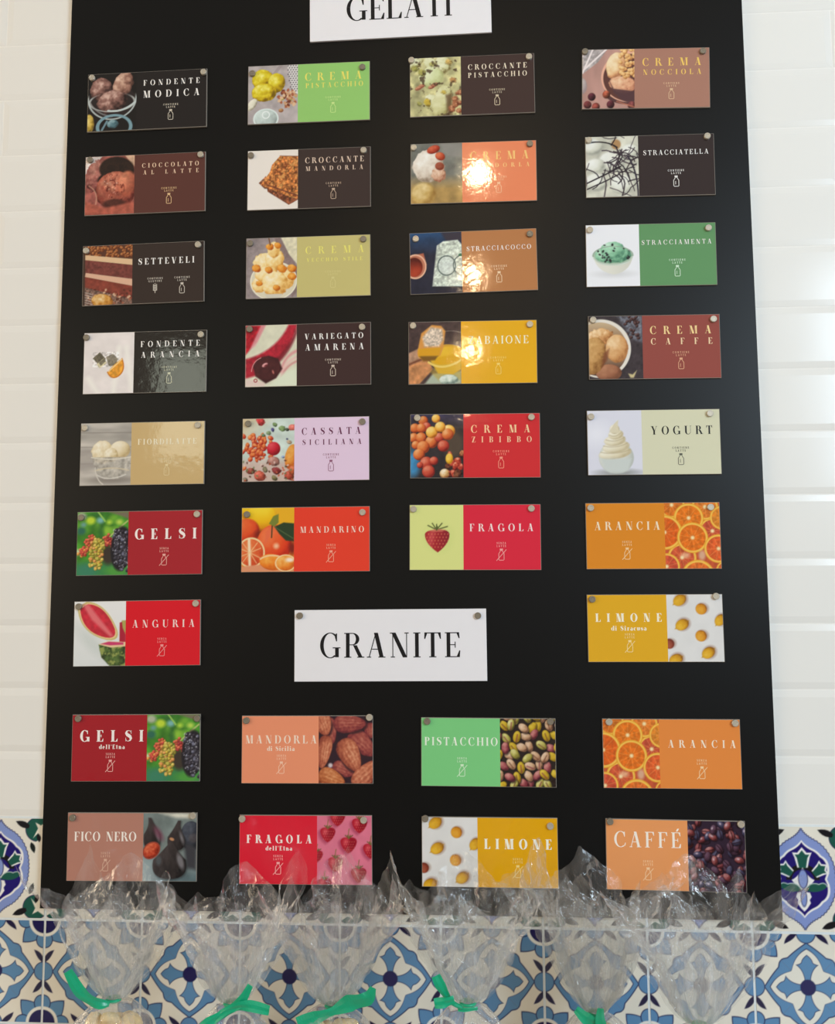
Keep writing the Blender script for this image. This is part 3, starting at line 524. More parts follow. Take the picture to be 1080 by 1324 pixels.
def almond(p, cx, cy, rx, ry, a, stops, seed):
    p.dot(cx + 1.5, cy + 2, rx * 1.03, ry * 1.03, (50, 24, 30), a, 3, .8); q, r = p.loc(cx, cy, rx, ry, a)
    rr = np.hypot(q, r * (1 + .32 * np.clip(q, -1, 1))); m = p.sd((rr - 1) * ry, 1.5); z = np.sqrt(np.clip(1 - rr * rr, 0, 1))
    t = .22 + .5 * z - .2 * r + .10 * np.sin(r * 17 * (1 + .25 * q) + seed + 5 * p.noise(9, seed + 3)) * z + .5 * (p.noise(4, seed) - .5)
    p.put(m, p.ramp(t, stops))
def pic_mandorla():
    p = Pic((44, 20, 34)); S = [(78, 26, 30), (150, 70, 50), (196, 112, 80), (226, 164, 126)]; D = [(70, 20, 30), (122, 44, 48), (160, 76, 66), (196, 120, 100)]
    for i, (x, y, rx, ry, a, s) in enumerate(((96, 26, 14, 12, 90, D), (22, 26, 24, 11, 80, D), (80, 50, 30, 18, 40, D), (8, 14, 22, 16, 70, S), (58, 14, 30, 16, 0, D), (10, 64, 30, 13, 100, S), (46, 96, 22, 13, 20, D), (58, 70, 32, 19, 62, S), (24, 112, 26, 17, 20, [(90, 34, 20), (160, 78, 40), (200, 118, 70), (224, 160, 110)]), (88, 104, 32, 18, -48, S))): almond(p, x, y, rx, ry, a, s, i + 3)
    p.dot(22, 88, 4, 4, (210, 196, 200), soft=3)
    return p.out()
def pic_pistacchi():
    p = Pic((38, 24, 20)); rng = random.Random(21)
    G = [(70, 60, 16), (150, 140, 56), (196, 186, 100), (226, 220, 160)]; Y = [(120, 90, 6), (196, 160, 30), (226, 196, 70)]; B = [(90, 56, 40), (176, 130, 96), (214, 176, 140), (236, 206, 180)]; R = [(60, 14, 24), (120, 44, 54), (176, 96, 96), (214, 150, 140)]
    pts = []
    for j in range(8):
        for i in range(7): pts.append((i * 16.5 - 2 + (j % 2) * 8 + rng.uniform(-4, 4), j * 17 - 2 + rng.uniform(-4, 4)))
    rng.shuffle(pts)
    for k, (x, y) in enumerate(pts):
        s = rng.choice([G, G, B, B, R, Y]); a = rng.choice([60, 40, -50, 80, 20, 110, -70]) + rng.uniform(-15, 15); p.dot(x + 1, y + 1.6, 11, 7.4, (26, 14, 12), a, 3, .8)
        p.ball(x, y, 10.5, 6.8, s, a, .25, 5, k); 
        if s is not R and rng.random() < .6: p.line([(x - 6 * math.cos(math.radians(a)), y - 6 * math.sin(math.radians(a)) + 2), (x + 6 * math.cos(math.radians(a)), y + 6 * math.sin(math.radians(a)) + 2)], 2, rng.choice([(130, 50, 64), (110, 60, 40)]), 2, .8)
    return p.out()
def pic_fico():
    p = Pic((120, 132, 130)); p.put(p.pm([(30, 0), (100, 0), (100, 10), (60, 8)], 6), (206, 204, 190)); p.put(np.clip((p.Y - 84) / 30, 0, 1), (96, 116, 122)); p.grain(.14, 16, 3); p.put(np.clip((p.Y - 60) / 30, 0, 1) * np.clip((50 - p.X) / 40, 0, 1), (150, 166, 170))
    D = [(14, 12, 14), (44, 38, 38), (74, 66, 66), (130, 124, 128)]
    p.ball(90, 40, 20, 26, [(20, 22, 26), (52, 56, 66), (90, 96, 108)], 0, .2, 6, 2); p.dot(94, 44, 9, 8, (100, 90, 90), soft=4, al=.5); p.poly([(76, 50), (100, 60), (100, 100), (82, 96)], (60, 60, 66), 8)
    def fig(cx, cy, rx, ry, sx, sy, seed):
        t = bez((sx - 3, sy), (cx - rx * .25, cy - ry * .9), (cx - rx * .92, cy - ry * .2), 8) + bez((cx - rx * .92, cy - ry * .2), (cx - rx * 1.15, cy + ry), (cx, cy + ry), 9) + bez((cx, cy + ry), (cx + rx * 1.15, cy + ry), (cx + rx * .92, cy - ry * .2), 9) + bez((cx + rx * .92, cy - ry * .2), (cx + rx * .3, cy - ry * .9), (sx + 3, sy), 8)
        u, v = p.loc(cx, cy, rx, ry); m = p.pm(t, 1.6); tt = .42 - .2 * u - .14 * v + .28 * (p.noise(5, seed, 3, 1, .4) - .5)
        p.put(p.pm([(x + 1.5, y + 2) for x, y in t], 5) * .5, (20, 18, 20)); p.put(m, p.ramp(tt, D)); p.put(m * p.ell(cx + rx * .62, cy - ry * .1, rx * .16, ry * .5, -18, 4) * .7, (150, 148, 154))
    fig(17, 42, 17, 22, 12, 8, 4); p.put(p.ell(29, 36, 6, 14, -35, 6) * .75, (120, 66, 86)); fig(62, 46, 17, 20, 68, 13, 5); p.dot(54, 46, 4.5, 2.6, (196, 140, 100), 20); fig(50, 88, 33, 28, 54, 50, 6)
    p.dot(16, 66, 18, 14, (150, 70, 56), -38); p.ball(16, 66, 16, 12, [(120, 30, 16), (190, 66, 40), (222, 116, 80)], -38, .4, 4, 7); p.dot(30, 84, 5, 8, (90, 100, 106), soft=4, al=.6)
    return p.out()
def pic_fragole():
    p = Pic((226, 120, 146)); p.grain(.04, 20, 2)
    for i, (x, y, r, a) in enumerate(((20, 32, 14, 10), (38, 4, 14, 0), (78, 16, 14, 20), (58, 50, 15, 10), (98, 60, 14, 10), (34, 84, 14, -10), (0, 70, 11, 0), (76, 102, 14, 5), (14, 120, 13, 0))):
        hp = bez((x - r, y - r * .35), (x - r * .9, y - r * .95), (x, y - r * .78), 6) + bez((x, y - r * .78), (x + r * .95, y - r * .95), (x + r, y - r * .3), 6) + bez((x + r, y - r * .3), (x + r * .8, y + r * .6), (x - r * .05, y + r * 1.05), 7) + bez((x - r * .05, y + r * 1.05), (x - r * .9, y + r * .5), (x - r, y - r * .35), 7)
        p.put(p.pm([(u - 4, v + 3) for u, v in hp], 6) * .75, (168, 62, 92)); m = p.pm(hp, 1.5); p.put(m, (178, 26, 46)); p.put(m * p.ell(x + r * .5, y, r * .6, r * .9, 0, 10) * .6, (128, 10, 32)); p.put(m * p.ell(x - r * .35, y - r * .3, r * .3, r * .4, 20, 6) * .7, (226, 92, 104))
        for q in (-6, -2, 3, 7): p.line([(x, y - r * .7), (x + q, y - r * 1.05)], 1.8, (110, 90, 50))
        p.line(bez((x, y - r * .7), (x - 1, y - r * 1.3), (x + 1, y - r * 1.8)), 1.4, (130, 110, 60))
        for u in range(-2, 3):
            for v in range(-1, 3): p.dot(x + u * 4 + v % 2 * 2, y + v * 4.5, .7, .8, (236, 140, 110), al=.7)
    return p.out()
def pic_caffe():
    p = Pic((50, 36, 52)); rng = random.Random(31)
    for k in range(110):
        x, y = rng.uniform(-4, 104), rng.uniform(-4, 124); a = rng.uniform(0, 180)
        s = rng.choice([[(34, 18, 28), (78, 50, 66), (120, 92, 112)], [(40, 14, 18), (110, 46, 52), (176, 110, 110)], [(26, 20, 34), (60, 56, 80), (110, 106, 130)], [(50, 20, 24), (130, 60, 60), (200, 150, 150)]])
        p.dot(x + .6, y + 1, 9, 6, (22, 12, 20), a, 2.5, .8); p.ball(x, y, 8.4, 5.4, s, a, .2, 4, k); ca, sa = math.cos(math.radians(a)), math.sin(math.radians(a))
        if rng.random() < .5: p.line(bez((x - 7 * ca, y - 7 * sa), (x + 1.5 * sa, y - 1.5 * ca), (x + 7 * ca, y + 7 * sa)), 1.3, (34, 14, 20), 1.2)
        elif rng.random() < .5: p.dot(x - 2, y - 2, 2.2, 1.4, (214, 190, 200), a, 1.5, .8)
    return p.out()

# ------------------------------------------------------------------ lettering: high-contrast serif capitals built from strokes (cap height 1)
def arc(cx, cy, rx, ry, a0, a1, t, h, n=18):
    """crescent stroke: outer ellipse rx,ry; thickness t at the sides, h at top and bottom"""
    out = []
    A = [math.radians(a0 + (a1 - a0) * i / n) for i in range(n + 1)]
    o = [(cx + rx * math.cos(a), cy + ry * math.sin(a)) for a in A]; i_ = [(cx + (rx - t) * math.cos(a), cy + (ry - h) * math.sin(a)) for a in A]
    for k in range(n): out.append([o[k], o[k + 1], i_[k + 1], i_[k]])
    return out
def st(x0, y0, x1, y1, w): return [[(x0, y0), (x0 + w, y0), (x1 + w, y1), (x1, y1)]]
def rc(x0, y0, x1, y1): return [[(x0, y0), (x1, y0), (x1, y1), (x0, y1)]]
def rib(pts, ws, closed=False):
    n = len(pts); L, R_ = [], []
    for i in range(n):
        a = pts[(i - 1) % n] if (closed or i > 0) else pts[i]; b = pts[(i + 1) % n] if (closed or i < n - 1) else pts[i]
        dx, dy = b[0] - a[0], b[1] - a[1]; d = math.hypot(dx, dy) or 1; w = (ws[i] if hasattr(ws, '__len__') else ws) / 2
        L.append((pts[i][0] - dy / d * w, pts[i][1] + dx / d * w)); R_.append((pts[i][0] + dy / d * w, pts[i][1] - dx / d * w))
    return [[R_[i], R_[(i + 1) % n], L[(i + 1) % n], L[i]] for i in range(n if closed else n - 1)]
def glyph(c, t, h):
    s = h * 1.1; e = .07
    def ser(x, y, w=t, k=e): return rc(x - k, y, x + w + k, y + s) if y < .5 else rc(x - k, y - s, x + w + k, y)
    def stem(x, w=t, a=1, b=1): return rc(x, 0, x + w, 1) + (ser(x, 0, w) if a else []) + (ser(x, 1, w) if b else [])
    x = e
    if c == 'I': return t + 2 * e, stem(x)
    if c in 'LEF':
        W = .60; g = stem(x)
        if c in 'LE': g += rc(x, 0, W, s) + [[(W, 0), (W + .02, .27), (W - .02, .27), (W - .12, s), (W - .12, 0)]]
        if c in 'EF': g += rc(x, 1 - s, W - .02, 1) + [[(W - .02, 1), (W - .12, 1), (W - .12, 1 - s), (W - .04, .76), (W, .76)]] + rc(x + t, .5 - h / 2, .42, .5 + h / 2) + rc(.40, .38, .40 + h, .62)
        return W + .03, g
    if c == 'T':
        W = .68; m = W / 2 - t / 2
        return W, stem(m, t, 1, 0) + rc(.02, 1 - s, W - .02, 1) + [[(0, .74), (.04, .74), (.12, 1 - s), (.12, 1), (.01, 1)], [(W - .01, 1), (W - .12, 1), (W - .12, 1 - s), (W - .04, .74), (W, .74)]]
    if c == 'H': return .80 + e, stem(x) + stem(.80 - t) + rc(x, .5 - h / 2, .8, .5 + h / 2)
    if c == 'N':
        W = .80; return W, rc(.10, 0, .10 + h, 1) + ser(.10, 0, h) + rc(.0, 1 - s, .2, 1) + st(W - .10 - t * 1.15, 0, .06, 1, t * 1.15) + rc(W - .10 - h, 0, W - .10, 1) + ser(W - .1 - h, 1, h)
    if c == 'M':
        W = .98; return W, rc(.10, 0, .10 + h, 1) + ser(.10, 0, h) + rc(0, 1 - s, .2, 1) + st(.44 - t / 2, 0, .08, 1, t * 1.1) + st(.48, 0, W - .12 - t, 1, h) + stem(W - .08 - t)
    if c in 'AV':
        W = .80; ap = W / 2
        if c == 'A': return W, st(W - .10 - t * 1.1, 0, ap - t * .65, 1, t * 1.1) + st(.08, 0, ap - h, 1, h * 1.1) + rc(.20, .32, W - .26, .32 + h) + ser(.08, 0, h) + ser(W - .10 - t, 0, t)
        return W, st(ap - t * .55, 0, .08, 1, t * 1.1) + st(ap - h / 2, 0, W - .12, 1, h * 1.1) + ser(.08, 1) + ser(W - .12, 1, h)
    if c == 'Y':
        W = .78; m = W / 2 - t / 2; return W, rc(m, 0, m + t, .46) + ser(m, 0) + st(m, .44, .07, 1, t) + st(m + t - h, .44, W - .14, 1, h * 1.1) + ser(.07, 1) + ser(W - .14, 1, h)
    if c == 'U':
        W = .80; g = rc(x, .32, x + t, 1) + ser(x, 1) + rc(W - .09 - h, .3, W - .09, 1) + ser(W - .09 - h, 1, h); cx = (x + W - .09) / 2; rx = (W - .09 - x) / 2
        return W, g + arc(cx, .32, rx, .34, 180, 270, t, h * 1.6) + arc(cx, .32, rx, .34, 270, 360, h, h * 1.6)
    if c in 'OQ': W = .84; return W, arc(W / 2, .5, W / 2, .52, 0, 360, t, h, 32)
    if c in 'CG':
        W = .76; g = arc(.42, .5, .42, .52, 52, 306, t, h, 26) + [[(.66, .98), (.70, .98), (.70, .66), (.66, .66), (.60, .88)]]
        if c == 'C': g += rib([(.67, .085), (.71, .18), (.73, .28)], [h * 1.6, h * 1.3, h])
        else: W = .84; g += rc(.62, .02, .62 + t, .42) + rc(.52, .42 - s, .84, .42)
        return W, g
    if c == 'D': W = .80; return W, stem(x) + rc(x, 0, .36, s) + rc(x, 1 - s, .36, 1) + arc(.36, .5, .44, .5, -90, 90, t, h)
    if c in 'PRB':
        W = .64 if c != 'R' else .76; g = stem(x, t, 1, 1) + rc(x, 1 - s, .34, 1) + arc(.34, .75, .28, .25, -90, 90, t * .95, h) + rc(x, .5, .34, .5 + h)
        if c == 'B': g += arc(.34, .26, .32, .26, -90, 90, t, h) + rc(x, 0, .34, s); W = .68
        if c == 'R': g += st(.60, 0, .36, .5, t * 1.05) + ser(.60, 0, t)
        return W, g
    if c == 'S':
        P = [(.54, .80), (.46, .93), (.30, .97), (.15, .90), (.11, .76), (.17, .63), (.32, .53), (.46, .43), (.53, .28), (.47, .11), (.30, .03), (.15, .06), (.07, .20)]
        return .62, rib(P, [h, h, h, t * .55, t * .95, t * 1.1, t * 1.25, t * 1.15, t * .95, t * .55, h, h, h]) + rc(.53, .68, .57, .98) + rc(.045, .02, .085, .34)
    if c == 'Z': W = .66; return W, st(.04, 0, W - .06 - t * 1.15, 1, t * 1.15) + rc(.04, 1 - s, W - .05, 1) + rc(.04, 0, W - .03, s) + rc(.04, .74, .08, 1) + rc(W - .06, 0, W - .02, .28)
    if c == '\u00c9': w, g = glyph('E', t, h); return w, g + [[(.30, 1.06), (.42, 1.06), (.52, 1.24), (.40, 1.24)]]
    # lower case used by the place-name lines
    X = .66
    if c == 'd': return .62, arc(.28, X / 2, .28, X / 2 + .01, 60, 300, t, h) + rc(.40, 0, .40 + t, 1) + rc(.32, 1 - s, .42, 1) + rc(.4, 0, .62, s)
    if c == 'a': return .56, arc(.24, .20, .24, .21, 70, 330, t, h) + rc(.32, 0, .32 + t, .46) + arc(.28, .46, .24, .20, 0, 150, t * .9, h) + rc(.32, 0, .56, s)
    if c == 'e': return .54, arc(.27, X / 2, .27, X / 2 + .01, 0, 312, t, h, 22) + rc(.06, X / 2, .53, X / 2 + h)
    if c == 'l': return t + .16, rc(.08, 0, .08 + t, 1) + rc(0, 1 - s, .1, 1) + rc(0, 0, t + .16, s)
    if c == 'i': return t + .16, rc(.08, 0, .08 + t, X) + rc(0, X - s, .1, X) + rc(0, 0, t + .16, s) + rc(.08, .80, .08 + t, .98)
    if c == 't': return .40, rc(.10, .08, .10 + t, .90) + rc(0, X - s, .36, X) + arc(.26, .16, .16, .16, 180, 330, t, h, 8)
    if c == 'n': return .68, rc(.08, 0, .08 + t, X) + rc(0, X - s, .1, X) + rc(0, 0, t + .15, s) + rc(.42, 0, .42 + t, .44) + rc(.36, 0, .48 + t, s) + arc(.36, .42, .24, .24, 0, 150, t, h, 10)
    if c == 'u': return .66, rc(.06, .2, .06 + t, X) + rc(0, X - s, .1, X) + rc(.40, 0, .40 + t, X) + rc(.34, X - s, .42, X) + arc(.26, .22, .20, .22, 180, 320, t, h, 10) + rc(.4, 0, .64, s)
    if c == 'r': return .48, rc(.08, 0, .08 + t, X) + rc(0, X - s, .1, X) + rc(0, 0, t + .16, s) + arc(.38, .42, .18, .24, 60, 170, h, h, 8) + arc(.40, .54, .08, .08, 0, 360, .08, .08, 10)
    if c == 'c': return .50, arc(.27, X / 2, .27, X / 2 + .01, 50, 310, t, h, 20) + arc(.42, .52, .07, .07, 0, 360, .07, .07, 10)
    if c == 's':
        w, g = glyph('S', t / .7, h / .7); return w * .72, [[(a * .72, b * .66) for a, b in q] for q in g]
    if c == "'": return .16, [[(.02, 1), (.14, 1), (.10, .70), (.04, .70)]]
    return .42, []
def text_polys(s, x0, x1, zb, H, t=.19, h=.05):
    """letters spread from x0 to x1, baseline zb, cap height H; returns polygons"""
    G = [glyph(c, t, h) for c in s]; tot = sum(w for w, _ in G) * H; kx = 1.0
    gap = (x1 - x0 - tot) / max(1, len(G) - 1)
    if gap < .04 * H: gap = .04 * H; kx = (x1 - x0 - gap * (len(G) - 1)) / tot
    out = []; x = x0
    for w, g in G:
        for q in g: out.append([(x + a * H * kx, zb + b * H) for a, b in q])
        x += w * H * kx + gap
    return out
def poly_mesh(name, polys, y, m):
    v, f = [], []
    for n_, q in enumerate(polys):
        k = len(v); v += [(a, y - (n_ % 12) * 4e-6, b) for a, b in q]
        area2 = sum(q[i][0] * q[(i + 1) % len(q)][1] - q[(i + 1) % len(q)][0] * q[i][1] for i in range(len(q)))
        idx = list(range(k, k + len(q))); f.append(idx if area2 > 0 else idx[::-1])
    return mesh(name, v, f, m)
def bottle_polys(cx, zb, H, slash):
    w = H * .22; t = H * .055
    P = [(cx - w * .45, zb + H * .84), (cx - w * .45, zb + H * .76), (cx - w, zb + H * .58), (cx - w, zb + H * .08), (cx - w * .75, zb + t / 2), (cx + w * .75, zb + t / 2), (cx + w, zb + H * .08), (cx + w, zb + H * .58), (cx + w * .45, zb + H * .76), (cx + w * .45, zb + H * .84)]
    g = rib(P, t, True) + rc(cx - w * .6, zb + H * .86, cx + w * .6, zb + H)
    if slash: g += rib([(cx - w * 1.9, zb - H * .02), (cx + w * 1.9, zb + H * .92)], t)
    else: g += rib([(cx - w * .25, zb + H * .2), (cx - w * .25, zb + H * .5)], t * .8)
    return g
def wheat_polys(cx, zb, H):
    g = rib([(cx, zb), (cx, zb + H)], H * .06)
    for k in range(4):
        z = zb + H * (.22 + .16 * k)
        for s_ in (-1, 1): g += rib([(cx, z), (cx + s_ * H * .17, z + H * .10), (cx + s_ * H * .15, z + H * .24)], [H * .04, H * .10, H * .03])
    return g

# ------------------------------------------------------------------ painted tiles (150 mm), pattern folded about the tile's own axes
def blue_tile():
    p = Pic((232, 226, 212), 150, 150, -1, 1, -1, 1); aa = .016
    p.grain(.03, .5, 3)
    ax, ay = np.abs(p.X), np.abs(p.Y); x0, y0 = p.X, p.Y
    p.X, p.Y = np.maximum(ax, ay), np.minimum(ax, ay)
    B, NV, LN = (92, 138, 180), (28, 24, 84), (36, 44, 84)
    def both(pts): return pts + [(a, -b) for a, b in reversed(pts)]
    def shape(pts, c, ln=.02):
        m = p.pm(pts, aa); p.put(p.pm(pts, aa), LN) if ln else None
        q = p.pm(pts, aa); d = np.full(p.X.shape, 1e9)
        p.put(np.clip(q - p.lm(pts + [pts[0]], ln, aa), 0, 1), c)
    # folded outlines: rotate pairs so that each lobe lies on the +x axis
    outer = [(.84, 0)] + bez((.84, 0), (.70, .22), (.56, .37), 8) + [(.55, .41)] + bez((.55, .41), (.54, .50), (.47, .53), 5) + [(.30, .30), (.2, .2), (0, 0)]
    inner = [(.73, 0)] + bez((.73, 0), (.62, .22), (.36, .29), 10) + [(.31, .31), (0, 0)]
    def sym(pts): return pts + [(a, -b) for a, b in reversed(pts)]
    p.put(p.pm(sym([(a * 1.0, b) for a, b in outer[:-3]] + [(.50, .50), (0, .0)]), aa), LN)
    p.put(p.pm(sym([(a - .018, max(0, b - .006)) for a, b in outer[:-3]] + [(.49, .49), (0, 0)]), aa), B)
    p.put(p.pm(sym(inner), aa), LN); p.put(p.pm(sym([(a - .016, b) for a, b in inner]), aa), (232, 228, 216))
    arm = [(.10, .065)] + bez((.16, .06), (.34, .09), (.42, .215), 8) + bez((.42, .215), (.44, .12), (.47, .11), 5) + bez((.47, .11), (.54, .10), (.61, 0), 6)
    p.put(p.pm(sym(arm), aa), LN); p.put(np.clip(p.pm(sym(arm), aa) - p.lm(arm, .022, aa), 0, 1), B)
    p.dot(0, 0, .15, .15, LN, soft=aa); p.dot(0, 0, .138, .138, NV, soft=aa)
    p.dot(1.02, 0, .20, .19, LN, soft=aa); p.dot(1.02, 0, .185, .175, B, soft=aa)
    leaf = bez((1.02, .17), (.90, .20), (.81, .42), 8) + bez((.81, .42), (.96, .40), (1.02, .24), 8)
    p.put(p.pm(leaf, aa), (34, 30, 66))
    # corner flower
    P, Q = 1 - p.X, 1 - p.Y; X2, Y2 = p.X, p.Y; p.X, p.Y = P, Q
    sq = [(.06, .44)] + bez((.16, .40), (.30, .45), (.44, .44), 6) + bez((.44, .44), (.45, .3), (.40, .16), 6) + [(.44, .06), (0, 0)]
    p.put(p.pm(sq, aa), LN); p.put(p.pm([(a * .955, b * .955) for a, b in sq], aa), B)
    p.dot(0, .38, .155, .165, LN, soft=aa); p.dot(0, .38, .138, .148, B, soft=aa)
    p.dot(0, 0, .315, .315, (236, 234, 226), soft=aa); p.dot(0, 0, .25, .25, LN, soft=aa); p.dot(0, 0, .238, .238, NV, soft=aa)
    p.X, p.Y = x0, y0
    return p.out()
def medallion_tile():
    p = Pic((234, 229, 216), 150, 150, -1, 1, -1, 1); aa = .016
    p.grain(.03, .5, 5); x0 = p.X; p.X = np.abs(p.X)
    PB, NV, LN, GR, BK, WH = (134, 152, 208), (34, 24, 110), (42, 44, 84), (30, 88, 76), (24, 24, 30), (240, 238, 236)
    def sy(pts): return pts + [(-a, b) for a, b in reversed(pts)]
    out = bez((0, -.97), (.06, -.84), (.26, -.74), 8) + bez((.26, -.74), (.50, -.60), (.60, -.28), 8) + bez((.60, -.28), (.66, 0), (.60, .28), 8) + bez((.60, .28), (.50, .60), (.26, .74), 8) + bez((.26, .74), (.06, .84), (0, .97), 8)
    res = []
    for i in range(len(out) - 1):
        (a, b), (c, d) = out[i], out[i + 1]; nx, ny = (d - b), -(c - a); L = math.hypot(nx, ny) or 1
        for k in range(5):
            t = k / 5; o = .018 * math.sin(math.pi * t); res.append((a + (c - a) * t + nx / L * o, b + (d - b) * t + ny / L * o))
    p.put(p.pm(sy(res), aa), LN); p.put(np.clip(p.pm(sy(res), aa) - p.lm(res, .026, aa), 0, 1), PB)
    nav = bez((0, -.70), (.06, -.60), (.22, -.53), 6) + bez((.22, -.53), (.28, -.50), (.34, -.42), 4) + bez((.34, -.42), (.50, -.34), (.46, -.10), 8) + [(.42, 0)] + bez((.46, .10), (.50, .34), (.34, .42), 8) + bez((.34, .42), (.28, .50), (.22, .53), 4) + bez((.22, .53), (.06, .60), (0, .70), 6)
    big = [(a * 1.09 + (.004 if a else 0), b * 1.06) for a, b in nav]
    p.put(p.pm(sy(big), aa), WH); p.put(p.pm(sy(nav), aa), NV)
    p.ring(0, .02, .27, .25, .10, BK, soft=aa, clip=(p.Y < .02) * 1.)
    def tulip(cx, cy, s, a):
        ca, sa = math.cos(a), math.sin(a); T = lambda q: [(cx + s * (u * ca - v * sa), cy + s * (u * sa + v * ca)) for u, v in q]
        p.put(p.pm(T([(-.9, -.2), (-1.15, -.75), (-.55, -.72), (0, -1.35), (.55, -.72), (1.15, -.75), (.9, -.2), (.6, 1.0), (-.6, 1.0)]), aa), WH)
        p.put(p.pm(T([(-.62, -.1), (-.85, -.5), (-.4, -.52), (0, -1.0), (.4, -.52), (.85, -.5), (.62, -.1), (.4, 1.05), (-.4, 1.05)]), aa), GR)
    tulip(0, -.38, .165, 0); tulip(.33, -.17, .135, .95)
    p.put(p.pm(bez((0, -.22), (.10, -.02), (.22, .02), 6) + bez((.22, .02), (.14, .14), (0, .22), 6), aa), WH); p.dot(0, .0, .095, .185, LN, soft=aa); p.dot(0, 0, .08, .17, PB, soft=aa)
    lf = bez((.03, .22), (.12, .04), (.30, .10), 8) + bez((.30, .10), (.42, .04), (.46, .14), 6) + bez((.46, .14), (.30, .30), (.03, .22), 8)
    p.put(p.pm(lf, aa), GR); p.put(p.lm(lf[:14], .018, aa), (190, 206, 200))
    p.put(p.pm([(0, .24), (.12, .26), (.15, .34), (.11, .40), (.13, .46), (.06, .56), (0, .62), (-.1, .5), (-.1, .26)], aa), WH); p.dot(0, .36, .062, .17, LN, soft=aa); p.dot(0, .36, .05, .158, PB, soft=aa)
    # corner sprigs, alike at top and bottom
    y0 = p.Y; p.Y = np.abs(p.Y)
    p.dot(.80, .78, .27, .25, LN, soft=aa); p.dot(.80, .78, .255, .235, GR, soft=aa)
    p.put(p.pm([(.70, .60), (.80, .70), (1.0, .58), (1.0, .95), (.86, .86), (.74, .92), (.80, .80)], aa), (236, 230, 216)); p.put(p.pm([(.72, .50), (.84, .58), (.78, .70), (1.0, .62), (1.0, .40), (.82, .34)], aa), (234, 229, 216))
    p.put(p.pm(bez((.60, .80), (.42, .78), (.32, .94), 6) + bez((.32, .94), (.52, .98), (.62, .86), 6), aa), BK)
    p.put(p.pm(bez((.74, .30), (.60, .40), (.66, .52), 6) + bez((.66, .52), (.80, .46), (.74, .30), 6), aa), (24, 34, 34)); p.put(p.pm(bez((1.0, .26), (.86, .34), (.92, .48), 6) + [(1.0, .5)], aa), (24, 34, 34))
    p.put(p.pm(bez((.84, .52), (.74, .60), (.80, .70), 6) + bez((.80, .70), (.92, .62), (.84, .52), 6), aa), BK)
    p.dot(1.0, .62, .07, .09, BK, soft=aa)
    p.X, p.Y = x0, y0
    return p.out()

# ------------------------------------------------------------------ the wall: structure with every tile in view as a part
ROW = 0.09672; JX = 0.0025
wall = obj('wall_back', mesh('wall_back', *box_vf(-0.75, 1.95, -0.0004, 0.12, -1.12, 1.95), M_WHITE_GROUT))
floor = obj('floor', mesh('floor', *box_vf(-2.6, 4.2, -5.6, 0.12, -1.17, -1.12), mat('brown_floor_tiles', (118, 100, 84), 0.35, 0.4, noise=0.15, nscale=3)))
tag(floor, 'brown shop floor below the counter', kind='structure')
tag(wall, 'white tiled shop wall behind the black menu board', kind='structure')
v, f = frustum_vf(0, 0.3 - JX, 0, ROW - JX, 0.0030, -0.0007, -0.0020, 0.0095)
white_tile = mesh('white_tile', v, f, M_WHITE_TILE)
BX0, BX1, BZ0, BZ1 = -0.0040, 1.0902, 0.0198, 1.62
for r in range(18):
    z = 0.1512 + r * ROW
    off = -0.12 if r % 2 == 1 else 0.03
    for k in range(-3, 7):
        x = off + 0.3 * k
        if x < -0.74 or x + 0.3 > 1.94: continue
        if x > BX0 + .002 and x + 0.3 < BX1 - .002 and z + ROW < BZ1: continue
        o = obj('tile', white_tile, wall, (x + JX / 2, 0, z + JX / 2))
grout = obj('grout_bed', mesh('grout_bed', *box_vf(-0.75, 1.95, -0.0006, 0.0031, -0.62, 0.1512), M_GROUT), wall)
TJ = 0.0036
def tile_mesh(name, rgb):
    s = 0.15 - TJ; m = colour_grid(name, rgb, s, s, -0.0012, M_GLAZE)
    return m
blue_m = tile_mesh('blue_tile', blue_tile()); med_m = tile_mesh('medallion_tile', medallion_tile())
v, f = frustum_vf(0, 0.15 - TJ, 0, 0.15 - TJ, 0.0031, 0.0, -0.00115, 0.0009)
tile_body = mesh('tile_body', v, f, mat('cream_tile_body', (232, 226, 212), 0.25, 0.5, noise=0.03))
for row in (0, -1, -2):
    for c in range(-4, 12):
        x = c * 0.15 + TJ / 2; z = row * 0.15 + TJ / 2
        b = obj('patterned_tile', tile_body, wall, (x, 0, z))
        g = obj('painted_face', med_m if row == 0 else blue_m, b)

# ------------------------------------------------------------------ menu board
bv, bf = frustum_vf(BX0, BX1, BZ0, BZ1, -0.0085, -0.0112, -0.0120, 0.0008)
board = empty('menu_board', ((BX0 + BX1) / 2, -0.008, BZ0))
def to_local(vs, p): return [(a - p.location.x, b - p.location.y, c - p.location.z) for a, b, c in vs]
obj('black_panel', mesh('black_panel', to_local(bv, board), bf, M_BOARD), board)
bv, bf = box_vf(BX0 - 0.0010, BX1 + 0.0004, -0.0085, -0.0031, BZ0 + 0.002, BZ1)
obj('halo_backing', mesh('halo_backing', to_local(bv, board), bf, M_HALO), board)  # added pale layer, its thin rim imitates a bright halo beside the board
tag(board, 'large black satin menu board hung on the white tiled wall', 'board')

